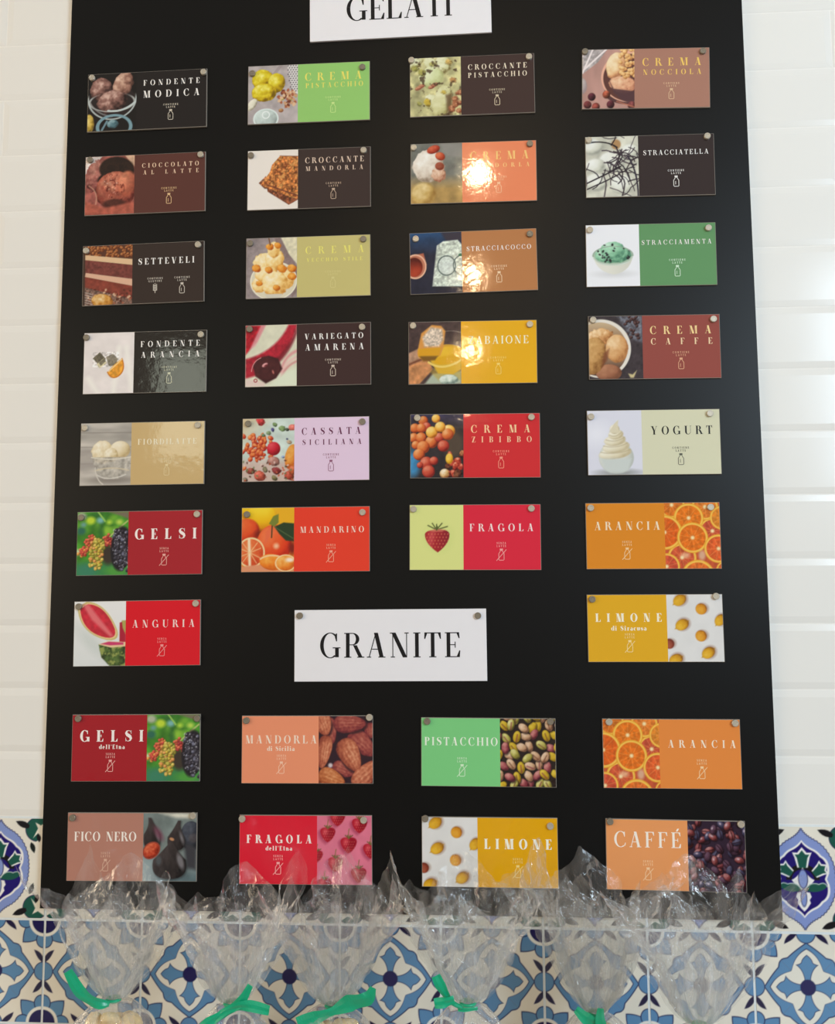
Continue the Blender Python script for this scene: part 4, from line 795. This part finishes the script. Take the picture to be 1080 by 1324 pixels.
# ------------------------------------------------------------------ flavour cards
CW, CH, PFR = 0.1992, 0.0998, 0.412
YF = -0.0030       # card front relative to the board face
SPOTS = [
(0.1299,1.2942,0.63, 0.0375,1.3357, 0.2239,1.3377),
(0.3970,1.2959,0.16, 0.3048,1.3317, 0.4846,1.3349),
(0.6608,1.2978,0.08, 0.5641,1.3429, 0.7521,1.3407),
(0.9349,1.2978,-1.42, 0.8409,1.3452, 1.0248,1.3380),
(0.1302,1.1519,0.61, 0.0390,1.1943, 0.2217,1.1968),
(0.3982,1.1513,0.11, 0.3043,1.1923, 0.4867,1.1943),
(0.6613,1.1525,-0.16, 0.5670,1.1954, 0.7508,1.1951),
(0.9370,1.1534,-0.42, 0.8432,1.1973, 1.0262,1.1972),
(0.1310,1.0018,0.91, 0.0371,1.0414, 0.2204,1.0460),
(0.3979,1.0053,0.25, 0.3050,1.0457, 0.4863,1.0473),
(0.6594,1.0064,0.68, 0.5694,1.0448, 0.7482,1.0475),
(0.9341,1.0092,-0.42, 0.8412,1.0511, 1.0225,1.0487),
(0.1374,0.8565,0.22, 0.0424,0.8980, 0.2279,0.8987),
(0.3986,0.8628,0.30, 0.3059,0.9053, 0.4845,0.9046),
(0.6565,0.8609,-0.29, 0.5644,0.9045, 0.7455,0.9025),
(0.9346,0.8632,-0.42, 0.8426,0.9070, 1.0246,0.9041),
(0.1369,0.7100,0.23, 0.0447,0.7518, 0.2257,0.7533),
(0.3961,0.7129,0.21, 0.3060,0.7541, 0.4851,0.7544),
(0.6586,0.7143,-0.38, 0.5703,0.7585, 0.7453,0.7568),
(0.9291,0.7155,-0.20, 0.8357,0.7558, 1.0138,0.7578),
(0.1361,0.5695,0.42, 0.0432,0.6097, 0.2272,0.6131),
(0.3968,0.5728,0.12, 0.3058,0.6118, 0.4852,0.6133),
(0.6569,0.5736,-0.33, 0.5636,0.6173, 0.7427,0.6163),
(0.9236,0.5734,-0.15, 0.8316,0.6161, 1.0093,0.6154),
(0.1359,0.4305,0.64, 0.0441,0.4715, 0.2279,0.4755),
(0.9225,0.4360,0.01, 0.8306,0.4791, 1.0122,0.4827),
(0.1387,0.2579,0.46, 0.0488,0.3014, 0.2337,0.3024),
(0.4017,0.2568,0.25, 0.3092,0.2994, 0.4959,0.3048),
(0.6728,0.2543,-0.27, 0.5826,0.2992, 0.7649,0.2998),
(0.9405,0.2536,-0.13, 0.8505,0.2994, 1.0326,0.2982),
(0.1365,0.1122,0.45, 0.0449,0.1542, 0.2301,0.1592),
(0.4002,0.1111,0.33, 0.3048,0.1553, 0.4873,0.1553),
(0.6729,0.1108,-0.02, 0.5787,0.1585, 0.7617,0.1496),
(0.9414,0.1098,-0.53, 0.8482,0.1571, 1.0351,0.1551),
]
D = dict
WT, CR, GD, YL = (244, 240, 236), (236, 220, 196), (240, 200, 104), (236, 226, 110)
BK1, BRN = (30, 24, 22), (66, 48, 44)
DID, SRF, BLD = (.19, .034), (.15, .045), (.24, .045)
def T(s, u0, u1, v0, v1, c, sty=DID): return (s, u0, u1, v0, v1, c, sty)
MIL, NOM = 'milk', 'nomilk'
# name on card, side of picture, picture, field colour, lines, icons (kind, u), icon colour, label, short name
CARDS = [
 ('L', pic_modica, BK1, [T('FONDENTE', .47, .94, .15, .245, WT), T('MODICA', .47, .94, .335, .455, WT)], [(MIL, .70)], (206, 196, 180), 'black FONDENTE MODICA card with dark chocolate scoops in a glass bowl', 'FONDENTE MODICA'),
 ('L', pic_pistacchio, (150, 202, 112), [T('CREMA', .47, .935, .16, .295, YL), T('PISTACCHIO', .475, .945, .335, .42, YL)], [(MIL, .70)], (206, 228, 150), 'green CREMA PISTACCHIO card with yellow ice cream and pistachios', 'CREMA PISTACCHIO'),
 ('L', pic_croccante_pistacchio, BRN, [T('CROCCANTE', .47, .94, .15, .24, CR), T('PISTACCHIO', .47, .94, .29, .375, CR)], [(MIL, .70)], (206, 190, 164), 'dark brown CROCCANTE PISTACCHIO card with creamy pistachio photo', 'CROCCANTE PISTACCHIO'),
 ('L', pic_nocciola, (170, 122, 104), [T('CREMA', .475, .935, .165, .295, GD), T('NOCCIOLA', .48, .935, .355, .445, GD)], [(MIL, .70)], (222, 188, 150), 'dusty pink brown CREMA NOCCIOLA card with a bowl of hazelnut ice cream', 'CREMA NOCCIOLA'),
 ('L', pic_cioccolato_latte, (92, 52, 44), [T('CIOCCOLATO', .475, .945, .155, .23, (240, 206, 176)), T('AL LATTE', .485, .945, .275, .345, (240, 206, 176))], [(MIL, .70)], (226, 186, 140), 'reddish brown CIOCCOLATO AL LATTE card with milk chocolate scoop', 'CIOCCOLATO AL LATTE'),
 ('L', pic_croccante_mandorla, (60, 46, 42), [T('CROCCANTE', .47, .945, .15, .245, (222, 196, 176)), T('MANDORLA', .475, .94, .30, .375, (222, 196, 176))], [(MIL, .70)], (196, 170, 148), 'dark CROCCANTE MANDORLA card with almond brittle on white', 'CROCCANTE MANDORLA'),
 ('L', pic_crema_mandorla, (238, 138, 96), [T('CREMA', .475, .94, .165, .30, (246, 200, 120)), T('MANDORLA', .48, .945, .36, .43, (246, 200, 130))], [(MIL, .70)], (246, 190, 150), 'orange CREMA MANDORLA card with almonds on a cream swirl', 'CREMA MANDORLA'),
 ('L', pic_stracciatella, (52, 42, 42), [T('STRACCIATELLA', .45, .955, .25, .33, WT, SRF)], [(MIL, .70)], (226, 222, 218), 'charcoal STRACCIATELLA card with chocolate threads over cream', 'STRACCIATELLA'),
 ('L', pic_setteveli, (54, 42, 36), [T('SETTEVELI', .46, .92, .25, .355, WT)], [('wheat', .60), (MIL, .82)], (206, 196, 184), 'dark brown SETTEVELI card with a layered chocolate cake slice', 'SETTEVELI'),
 ('L', pic_vecchio, (202, 190, 122), [T('CREMA', .48, .95, .17, .29, (236, 228, 120)), T('VECCHIO STILE', .49, .935, .36, .42, (236, 228, 120))], [(MIL, .70)], (214, 204, 140), 'khaki CREMA VECCHIO STILE card with custard ice cream cup', 'CREMA VECCHIO STILE'),
 ('L', pic_cocco, (186, 124, 76), [T('STRACCIACOCCO', .45, .955, .255, .33, WT, SRF)], [(MIL, .70)], (236, 206, 170), 'caramel brown STRACCIACOCCO card with coconut flakes and a copper cup', 'STRACCIACOCCO'),
 ('L', pic_menta, (100, 150, 100), [T('STRACCIAMENTA', .43, .965, .265, .34, WT, SRF)], [(MIL, .70)], (206, 230, 206), 'green STRACCIAMENTA card with mint ice cream in a white bowl', 'STRACCIAMENTA'),
 ('L', pic_fondente_arancia, (40, 34, 28), [T('FONDENTE', .465, .945, .16, .255, WT), T('ARANCIA', .47, .945, .335, .43, WT)], [(MIL, .70)], (206, 206, 180), 'dark FONDENTE ARANCIA card with chocolate cubes and an orange wedge', 'FONDENTE ARANCIA'),
 ('L', pic_amarena, (62, 40, 38), [T('VARIEGATO', .475, .94, .165, .255, WT), T('AMARENA', .48, .945, .335, .435, WT)], [(MIL, .70)], (214, 196, 180), 'dark VARIEGATO AMARENA card with a black cherry on red streaks', 'VARIEGATO AMARENA'),
 ('L', pic_zabaione, (236, 176, 26), [T('ZABAIONE', .47, .935, .245, .37, (250, 244, 206), SRF)], [(MIL, .70)], (246, 212, 110), 'yellow ZABAIONE card with a biscuit dipped in egg cream', 'ZABAIONE'),
 ('L', pic_crema_caffe, (150, 76, 68), [T('CREMA', .47, .935, .175, .30, (246, 214, 150)), T('CAFFE', .475, .94, .365, .465, (246, 214, 170))], [(MIL, .70)], (222, 166, 130), 'brick red CREMA CAFFE card with coffee ice cream in a pale bowl', 'CREMA CAFFE'),
 ('L', pic_fiordilatte, (206, 176, 122), [T('FIORDILATTE', .465, .935, .27, .36, (244, 234, 206))], [(MIL, .70)], (228, 208, 160), 'sand coloured FIORDILATTE card with cream scoops in a glass dish', 'FIORDILATTE'),
 ('L', pic_cassata, (230, 204, 228), [T('CASSATA', .47, .935, .165, .275, (110, 50, 84)), T('SICILIANA', .475, .94, .35, .435, (110, 50, 84))], [(MIL, .70)], (150, 90, 120), 'pale pink CASSATA SICILIANA card with colourful candied fruit photo', 'CASSATA SICILIANA'),
 ('L', pic_zibibbo, (212, 44, 50), [T('CREMA', .47, .925, .18, .30, (248, 206, 160)), T('ZIBIBBO', .475, .935, .36, .45, (248, 196, 160))], [(MIL, .70)], (244, 150, 130), 'red CREMA ZIBIBBO card with a bunch of amber grapes', 'CREMA ZIBIBBO'),
 ('L', pic_yogurt, (218, 216, 186), [T('YOGURT', .48, .94, .255, .385, (40, 40, 36))], [(MIL, .70)], (96, 96, 84), 'pale cream YOGURT card with a swirl of frozen yogurt', 'YOGURT'),
 ('L', pic_gelsi, (170, 32, 42), [T('GELSI', .465, .955, .28, .445, (250, 236, 232), BLD)], [(NOM, .70)], (236, 170, 160), 'upper dark red GELSI card with mulberry photo on its left', 'upper GELSI'),
 ('L', pic_mandarino, (234, 62, 38), [T('MANDARINO', .46, .955, .305, .40, (250, 214, 196))], [(NOM, .70)], (248, 166, 140), 'orange red MANDARINO card with peeled mandarins', 'MANDARINO'),
 ('L', pic_fragola, (222, 36, 62), [T('FRAGOLA', .46, .945, .295, .41, (250, 222, 222))], [(NOM, .70)], (246, 160, 160), 'crimson FRAGOLA card with one strawberry on lime yellow', 'upper FRAGOLA'),
 ('R', pic_arancia, (224, 138, 34), [T('ARANCIA', .065, .555, .285, .41, (248, 226, 190))], [(NOM, .305)], (248, 206, 150), 'upper orange ARANCIA card with orange slices on its right', 'upper ARANCIA'),
 ('L', pic_anguria, (222, 14, 34), [T('ANGURIA', .465, .955, .30, .415, (250, 214, 210))], [(NOM, .70)], (246, 150, 150), 'bright red ANGURIA card with cut watermelon photo', 'ANGURIA'),
 ('R', pic_limone, (228, 172, 30), [T('LIMONE', .06, .55, .28, .405, (250, 242, 214), BLD), T('di Siracusa', .175, .435, .465, .535, (250, 242, 214), BLD)], [(NOM, .31)], (248, 220, 150), 'yellow LIMONE di Siracusa card with lemons on its right', 'LIMONE di Siracusa'),
 ('R', pic_gelsi, (166, 22, 34), [T('GELSI', .065, .56, .235, .405, (250, 240, 236), BLD), T("dell'Etna", .215, .415, .45, .515, (250, 236, 230), BLD)], [(NOM, .305)], (240, 176, 170), "lower dark red GELSI dell'Etna card with mulberry photo on its right", "GELSI dell'Etna"),
 ('R', pic_mandorla, (238, 148, 110), [T('MANDORLA', .03, .575, .29, .41, (250, 226, 206)), T('di Sicilia', .195, .405, .45, .52, (250, 224, 204), BLD)], [(NOM, .305)], (250, 202, 174), 'salmon MANDORLA di Sicilia card with whole almonds', 'MANDORLA di Sicilia'),
 ('R', pic_pistacchi, (124, 206, 130), [T('PISTACCHIO', .025, .57, .285, .405, (236, 246, 226))], [(NOM, .305)], (214, 240, 206), 'mint green PISTACCHIO card with shelled pistachios', 'PISTACCHIO granita'),
 ('L', pic_arancia, (232, 138, 62), [T('ARANCIA', .475, .965, .30, .41, (250, 232, 206))], [(NOM, .715)], (250, 210, 160), 'lower orange ARANCIA card with orange slices on its left', 'lower ARANCIA'),
 ('R', pic_fico, (184, 130, 114), [T('FICO NERO', .055, .535, .28, .415, (250, 240, 232))], [(NOM, .30)], (220, 180, 160), 'dusty rose FICO NERO card with black figs', 'FICO NERO'),
 ('R', pic_fragole, (224, 34, 56), [T('FRAGOLA', .055, .55, .285, .405, (252, 232, 228), BLD), T("dell'Etna", .20, .40, .445, .51, (250, 230, 226), BLD)], [(NOM, .295)], (246, 170, 170), "red FRAGOLA dell'Etna card with strawberries on pink", "FRAGOLA dell'Etna"),
 ('L', pic_limone, (230, 168, 16), [T('LIMONE', .46, .955, .305, .45, (250, 244, 224), BLD)], [(NOM, .705)], (246, 214, 130), 'yellow LIMONE card with lemons on its left, above the cellophane bags', 'lower LIMONE'),
 ('R', pic_caffe, (236, 156, 96), [T('CAFF\u00c9', .06, .54, .175, .395, (252, 240, 226), (.15, .04))], [(NOM, .30)], (250, 206, 160), 'light orange CAFF\u00c9 card with roasted coffee beans', 'CAFF\u00c9'),
]
inset = 0.0007
pv, pf = frustum_vf(-CW / 2, CW / 2, 0, CH, -0.0001, YF + 0.0004, YF, 0.0004)
panel_m = mesh('acrylic_panel', pv, pf, M_ACRYLIC)
PIC_W = CW * PFR - inset
_cache = {}
def magnet_mesh(m):
    n = 20; v, f = [], []
    for y, r in ((0, .0050), (-.0030, .0050), (-.0036, .0044), (-.0036, .0030), (-.0032, .0026)):
        v += [(r * math.cos(2 * math.pi * k / n), y, r * math.sin(2 * math.pi * k / n)) for k in range(n)]
    for q in range(4):
        for k in range(n): f.append((q * n + k, q * n + (k + 1) % n, (q + 1) * n + (k + 1) % n, (q + 1) * n + k))
    f.append(tuple(range(4 * n, 5 * n))); f.append(tuple(reversed(range(n))))
    return mesh('magnet', v, f, m)
mag_a, mag_b = magnet_mesh(M_MAGNET), magnet_mesh(M_MAGNET_DARK)
DULL = {(1, 0), (1, 1), (3, 0), (3, 1), (4, 0), (5, 0), (6, 1), (9, 0), (9, 1), (10, 1), (12, 0), (13, 0), (17, 0), (17, 1), (20, 0), (21, 0), (25, 0), (26, 0), (26, 1), (24, 0), (27, 0), (28, 0), (28, 1), (30, 0), (32, 0), (33, 0), (18, 9)}
YB = -0.012
for i, (S, C) in enumerate(zip(SPOTS, CARDS)):
    cx, cz, rot, m0x, m0z, m1x, m1z = S
    side, pf_, fieldc, lines, icons, icol, label, short = C
    th = math.radians(rot); up = (-math.sin(th), math.cos(th))
    card = empty('flavour_card', (cx - up[0] * CH / 2, YB, cz - up[1] * CH / 2), -th)
    tag(card, label, 'card', 'gelato flavour cards on the black board' if i < 26 else 'granita flavour cards on the black board')
    obj('acrylic_panel', panel_m, card)
    if pf_.__name__ not in _cache: _cache[pf_.__name__] = colour_grid('picture', pf_(), PIC_W, CH - 2 * inset, 0, M_PRINT)
    xl, xr = -CW / 2, CW / 2
    if side == 'L': px, f0, f1 = xl + inset, xl + inset + PIC_W, xr - inset
    else: px, f0, f1 = xr - inset - PIC_W, xl + inset, xr - inset - PIC_W
    obj('picture', _cache[pf_.__name__], card, (px, YF - 0.00012, inset))
    fm = mat('print_%d_%d_%d' % fieldc, fieldc, 0.07, 0.5, noise=0.025, nscale=14, bump=0.07, bscale=80)
    obj('colour_field', mesh('colour_field', [(f0, YF - .00012, inset), (f1, YF - .00012, inset), (f1, YF - .00012, CH - inset), (f0, YF - .00012, CH - inset)], [(0, 1, 2, 3)], fm), card)
    for s, u0, u1, v0, v1, c, (t, h) in lines:
        lm = mat('ink_%d_%d_%d' % c, c, 0.25, 0.4, noise=0.02)
        obj('lettering', poly_mesh('lettering', text_polys(s, xl + u0 * CW, xl + u1 * CW, CH * (1 - v1), CH * (v1 - v0), t, h), YF - .00024, lm), card)
    im = mat('ink_%d_%d_%d' % icol, icol, 0.25, 0.4, noise=0.02)
    for kind, u in icons:
        x = xl + u * CW
        top = {'milk': 'CONTIENE', 'nomilk': 'SENZA', 'wheat': 'CONTIENE'}[kind]; bot = {'milk': 'LATTE', 'nomilk': 'LATTE', 'wheat': 'GLUTINE'}[kind]
        w1 = .0125 if kind != 'nomilk' else .0072; w2 = .0076 if kind != 'wheat' else .0110
        if kind == 'nomilk': w2 = .0072
        q = text_polys(top, x - w1, x + w1, CH * .395, CH * .030, .2, .12) + text_polys(bot, x - w2, x + w2, CH * .350, CH * .030, .2, .12)
        obj('caption', poly_mesh('caption', q, YF - .00024, im), card)
        g = wheat_polys(x, CH * .165, CH * .165) if kind == 'wheat' else bottle_polys(x, CH * .145, CH * .18, kind == 'nomilk')
        obj('grain_icon' if kind == 'wheat' else 'bottle_icon', poly_mesh('icon', g, YF - .00024, im), card)
    for j, (mx, mz, cn) in enumerate(((m0x, m0z, 'left'), (m1x, m1z, 'right'))):
        o = obj('magnet', mag_b if (i, j) in DULL else mag_a, None, (mx, YB + YF - .0003, mz))
        tag(o, 'small round steel magnet on the upper %s corner of the %s card' % (cn, short), 'magnet', 'round magnets holding the cards')

# ------------------------------------------------------------------ white heading signs
def heading(name, word, x0, x1, z0, z1, u0, u1, v0, v1, rot, label):
    w, h = x1 - x0, z1 - z0
    s = empty('heading_sign', ((x0 + x1) / 2, YB, z0), -math.radians(rot))
    tag(s, label, 'sign')
    vv, ff = frustum_vf(-w / 2, w / 2, 0, h, -0.0001, YF + 0.0003, YF, 0.0003)
    obj('sign_panel', mesh('sign_panel', vv, ff, M_PAPER), s)
    obj('lettering', poly_mesh('lettering', text_polys(word, -w / 2 + u0 * w, -w / 2 + u1 * w, h * (1 - v1), h * (v1 - v0), .15, .035), YF - .00015, mat('black_ink', (22, 20, 22), 0.4, 0.3, noise=0.05)), s)
    return s
heading('granite', 'GRANITE', 0.3815, 0.6728, 0.3578, 0.4652, .135, .865, .325, .67, 0.25, 'white GRANITE heading sign in the lower middle of the board')
heading('gelati', 'GELATI', 0.3985, 0.6935, 1.3850, 1.4924, .205, .785, .325, .70, 0.55, 'white GELATI heading sign at the top of the board')
for mx, mz, cn in ((0.3895, 0.4563, 'left'), (0.6598, 0.4554, 'right')):
    tag(obj('magnet', mag_b, None, (mx, YB + YF - .0002, mz)), 'small round steel magnet on the upper %s corner of the GRANITE sign' % cn, 'magnet', 'round magnets holding the cards')

# ------------------------------------------------------------------ cellophane bags on the counter
CZ = -0.165
counter = obj('counter', mesh('counter', *box_vf(-0.6, 1.8, -0.34, 0.0, CZ - 0.04, CZ), M_COUNTER))
tag(counter, 'pale stone counter ledge under the cellophane bags', 'counter')
def vnoise(P, scale, seed):
    rng = np.random.RandomState(seed); g = rng.rand(24, 24, 24); q = np.asarray(P) / scale + 100.0
    i = np.floor(q).astype(int); f = q - i; f = f * f * (3 - 2 * f); i = i % 23; out = 0
    for dx in (0, 1):
        for dy in (0, 1):
            for dz in (0, 1):
                w = (f[..., 0] if dx else 1 - f[..., 0]) * (f[..., 1] if dy else 1 - f[..., 1]) * (f[..., 2] if dz else 1 - f[..., 2])
                out = out + w * g[i[..., 0] + dx, i[..., 1] + dy, i[..., 2] + dz]
    return out - .5
def sheet(P, wrap, m, name):
    H, W = P.shape[:2]; f = []
    for j in range(H - 1):
        for k in range(W if wrap else W - 1):
            a, b = j * W + k, j * W + (k + 1) % W; c, d = a + W, b + W
            f += [(a, b, d), (a, d, c)] if (j + k) % 2 else [(a, b, c), (b, d, c)]
    return mesh(name, P.reshape(-1, 3).tolist(), f, m)
def flare(seed, R, H, lean, peaks, m, flat=.5, base=.52):
    """gathered sheet above the tie: tight pleats at the neck open out into broad folds, corners of the sheet stand up"""
    rng = random.Random(seed); W, N = 150, 40
    th = np.linspace(0, 2 * math.pi, W, endpoint=False); t = np.linspace(0, 1, N)[:, None]
    broad = sum(rng.uniform(.6, 1) * np.sin(k * th + rng.uniform(0, 6.28)) for k in (3, 5, 7)) / 2.2
    pl = sum(rng.uniform(.5, 1) * np.sin(k * th + rng.uniform(0, 6.28)) for k in (11, 15, 19)) / 2.2
    fine = sum(rng.uniform(.5, 1) * np.sin(k * th + rng.uniform(0, 6.28)) for k in (27, 33, 41)) / 2.4
    top = np.full(W, base)
    for a, hgt, wd in peaks:
        d = np.abs((th - math.radians(a) + math.pi) % (2 * math.pi) - math.pi) / math.radians(wd); top = np.maximum(top, base + (hgt - base) * np.clip(1 - d, 0, 1))
    r = (.007 + R * 1.12 * t ** .62) * (1 + (.06 + .26 * t) * broad[None] + .20 * (1 - t) ** .7 * pl[None] + .16 * (1 - t) ** 1.3 * fine[None])
    z = H * 1.08 * t * (1 + (top[None] - 1) * t)
    x = r * np.cos(th)[None] + lean * t ** 1.3; y = r * np.sin(th)[None] * flat
    P = np.stack([x, y, z + 0 * x], -1)
    for sc, am, rid in ((.055, .020, 0), (.026, .016, 1), (.011, .007, 1)):
        for ax in range(3):
            n_ = vnoise(P + ax * 3.7, sc, seed * 7 + ax + int(sc * 1000)); n_ = (np.abs(n_) * 2 - .25) if rid else n_
            P[..., ax] += am * n_ * np.clip(t * 1.8, .10, 1) * (1 - .6 * t) * (1 if ax != 1 else .7)
    return sheet(P, True, m, 'wrap')
def pouch(seed, R, H, m):
    rng = random.Random(seed + 90); W, N = 110, 34
    th = np.linspace(0, 2 * math.pi, W, endpoint=False); t = np.linspace(0, 1, N)[:, None]
    prof = .006 + R * np.clip(np.sin(np.clip(t, 0, 1) * math.pi * .86 + .03), 0, 1) ** .62 * (1 - .15 * t ** 4)
    prof = np.where(t > .93, prof * (1 - (t - .93) / .07 * .9), prof)
    pl = sum(rng.uniform(.5, 1) * np.sin(k * th + rng.uniform(0, 6.28)) for k in (9, 13, 19, 26, 33)) / 3.2
    r = prof * (1 + .10 * np.clip(1 - t * 1.5, .1, 1) * pl[None]); z = -H * t ** 1.1
    P = np.stack([r * np.cos(th)[None], r * np.sin(th)[None] * .85, z + 0 * r], -1)
    for ax in range(2): P[..., ax] += .008 * vnoise(P + ax, .018, seed + ax) * np.clip(t * 4, 0, 1)
    P[..., 2] = np.maximum(P[..., 2], -H)
    return sheet(P, True, m, 'pouch')
def strip(name, pts, w, m, tilt=0.3):
    """ribbon strip through 3-D points with a little cup across its width"""
    v, f = [], []; n = len(pts)
    for i, p_ in enumerate(pts):
        a = Vector(pts[max(0, i - 1)]); b = Vector(pts[min(n - 1, i + 1)]); d = (b - a).normalized()
        s = d.cross(Vector((0, -1, tilt * math.sin(i * .45)))).normalized() * (w[i] if hasattr(w, '__len__') else w) / 2; c = Vector(p_)
        for q, o in ((-1, 0), (-.3, -.0009), (.35, -.0002), (1, -.0008)): v.append(c + s * q + Vector((0, o, 0)))
        for q, o in ((1, -.0005), (.35, .0001), (-.3, -.0006), (-1, .0003)): v.append(c + s * q + Vector((0, o, 0)))
    for i in range(n - 1):
        for k in range(8): f.append((i * 8 + k, i * 8 + (k + 1) % 8, i * 8 + 8 + (k + 1) % 8, i * 8 + 8 + k))
    f.append(tuple(range(8))); f.append(tuple(reversed(range(n * 8 - 8, n * 8))))
    return mesh(name, v, f, m, False)
def smooth_path(pts, n=8):
    out = []
    P = [np.array(p_, float) for p_ in pts]; P = [2 * P[0] - P[1]] + P + [2 * P[-1] - P[-2]]
    for i in range(1, len(P) - 2):
        for k in range(n):
            t = k / n; a, b, c, d = P[i - 1], P[i], P[i + 1], P[i + 2]
            out.append(tuple(.5 * (2 * b + (c - a) * t + (2 * a - 5 * b + 4 * c - d) * t * t + (3 * b - a - 3 * c + d) * t ** 3)))
    out.append(tuple(P[-2])); return out
def lumps(seed, R, H, m):
    import bmesh
    bm = bmesh.new(); rng = random.Random(seed)
    for k in range(26):
        for _ in range(30):
            x, y, z = rng.uniform(-R, R), rng.uniform(-R, R), rng.uniform(-H, -.022)
            if (x / R) ** 2 + (y / R) ** 2 + ((z + H * .55) / (H * .5)) ** 2 < .62: break
        r = rng.uniform(.010, .015)
        mtx = Matrix.Translation((x, y * .8, max(z, -H + .012))) @ Matrix.Rotation(rng.uniform(0, 3), 4, 'X') @ Matrix.Rotation(rng.uniform(0, 3), 4, 'Z') @ Matrix.Diagonal((r * 1.25, r, r * .7, 1))
        bmesh.ops.create_icosphere(bm, subdivisions=2, radius=1, matrix=mtx)
    for v_ in bm.verts: v_.co += Vector((rng.uniform(-1, 1), rng.uniform(-1, 1), rng.uniform(-1, 1))) * .0007
    me = bpy.data.meshes.new('biscuits'); bm.to_mesh(me); bm.free(); me.materials.append(m); return me
# knot x, y, z; flare radius, height, lean; peaks (angle, height factor, half width); ribbon strips as offsets from the knot
BAGS = [
 (0.1572, -0.115, -0.0581, 0.082, 0.165, -0.006, [(195, 1.0, 45), (262, 1.22, 36), (320, 0.92, 45), (20, 0.85, 40), (90, 1.0, 60)], [([(0, -.013, 0), (-.014, -.020, .004), (-.034, -.026, .020), (-.052, -.028, .048)], [.007, .015, .017, .013])], 0.05, "leftmost cellophane bag, its green ribbon pointing up to the left"),
 (0.3443, -0.200, -0.0187, 0.074, 0.15, 0.0, [(190, 1.0, 45), (245, 0.9, 40), (300, 1.02, 35), (345, 1.16, 42), (90, 0.95, 60)], [([(-.042, -.024, -.028), (-.022, -.024, -.012), (0, -.020, .0), (.018, -.024, .014), (.030, -.026, .034)], [.008, .013, .009, .012, .007]), ([(-.030, -.022, -.022), (0, -.022, .002), (.026, -.026, .010), (.054, -.028, .006)], [.008, .009, .013, .011])], 0.047, "second cellophane bag from the left, with a looped green ribbon bow"),
 (0.4575, -0.115, -0.0595, 0.082, 0.168, 0.004, [(190, 0.85, 45), (235, 1.0, 40), (285, 1.2, 40), (345, 0.98, 50), (90, 1.0, 60)], [([(-.042, -.020, -.016), (-.018, -.020, -.006), (.004, -.019, .002), (.026, -.022, .014), (.050, -.026, .022), (.058, -.026, .036)], [.020, .017, .010, .022, .018, .008])], 0.05, "cellophane bag with a broad green ribbon below the FRAGOLA dell'Etna card"),
 (0.6389, -0.200, -0.0122, 0.08, 0.152, -0.002, [(195, 1.16, 50), (250, 1.0, 44), (300, 1.05, 44), (345, 1.05, 44), (90, 1.0, 60)], [([(-.006, -.016, .002), (-.020, -.022, .012), (-.032, -.028, .032), (-.038, -.028, .044)], [.005, .006, .013, .011]), ([(-.040, -.028, .012), (-.028, -.029, .014), (-.016, -.028, .017)], [.011, .012, .010]), ([(-.012, -.014, -.001), (0, -.016, 0), (.012, -.014, .001)], [.004, .004, .004])], 0.05, "cellophane bag below the lower LIMONE card, with a thin tie and small green ribbon"),
 (0.8078, -0.105, -0.0664, 0.076, 0.19, -0.008, [(200, 1.12, 60), (262, 0.95, 50), (320, 0.9, 45), (10, 0.85, 40), (90, 1.0, 60)], [([(-.028, -.020, .014), (-.014, -.024, .004), (0, -.020, -.001)], [.009, .016, .010]), ([(.004, -.020, .016), (.003, -.025, 0), (.012, -.026, -.018)], [.008, .014, .010])], 0.048, "cellophane bag with a small green bow, left of the CAFF\u00c9 card"),
 (0.9150, -0.215, -0.0245, 0.084, 0.178, 0.0, [(190, 0.82, 45), (240, 1.0, 44), (290, 1.06, 40), (335, 0.98, 44), (90, 0.95, 60)], [([(-.022, -.022, .004), (0, -.024, .001), (.020, -.022, .005)], [.010, .016, .012])], 0.05, "rightmost cellophane bag, its open folds below the CAFF\u00c9 card"),
]
for i, (kx, ky, kz, R, H, lean, peaks, ribs, br, label) in enumerate(BAGS):
    bag = empty('cellophane_bag', (kx, ky, CZ)); tag(bag, label, 'bag', 'tied cellophane bags in front of the wall')
    up = (0, 0, kz - CZ)
    obj('gathered_wrap', flare(11 + i, R, H, lean, peaks, M_CELLO), bag, up)
    obj('inner_wrap', flare(41 + i, R * .70, H * .86, lean * .6, [(a + 25, h_ * .95, w_) for a, h_, w_ in peaks], M_CELLO, .45, .58), bag, up)
    obj('pleated_neck', flare(71 + i, R * .62, H * .66, lean * .3, [(a + 12, h_, w_) for a, h_, w_ in peaks], M_POUCH, .55, .70), bag, up)
    obj('pouch', pouch(5 + i, br, kz - CZ - .001, M_POUCH), bag, up)
    n = 16; tv, tf = [], []
    for k in range(n):
        a = 2 * math.pi * k / n
        for q in range(6):
            b = 2 * math.pi * q / 6; rr = .0088 + .0022 * math.cos(b); tv.append((rr * math.cos(a), rr * math.sin(a) * .9, .0026 * math.sin(b)))
    for k in range(n):
        for q in range(6): tf.append((k * 6 + q, ((k + 1) % n) * 6 + q, ((k + 1) % n) * 6 + (q + 1) % 6, k * 6 + (q + 1) % 6))
    knot = obj('ribbon_tie', mesh('ribbon_tie', tv, tf, M_RIBBON, True), bag, up)
    for pts, w in ribs:
        sp = smooth_path(pts, 7); ws = np.interp(np.linspace(0, 1, len(sp)), np.linspace(0, 1, len(w)), w)
        obj('ribbon_end', strip('ribbon_end', sp, list(ws), M_RIBBON), knot)
    bi = obj('biscuits', lumps(70 + i, br * .86, kz - CZ - .004, M_BISCUIT), None, (kx, ky, kz))
    tag(bi, 'pale golden biscuits inside the ' + ['leftmost cellophane bag', 'second cellophane bag from the left', 'third cellophane bag from the left', 'fourth cellophane bag from the left', 'fifth cellophane bag from the left', 'rightmost cellophane bag'][i], 'biscuits', 'biscuits in the bags', 'stuff')
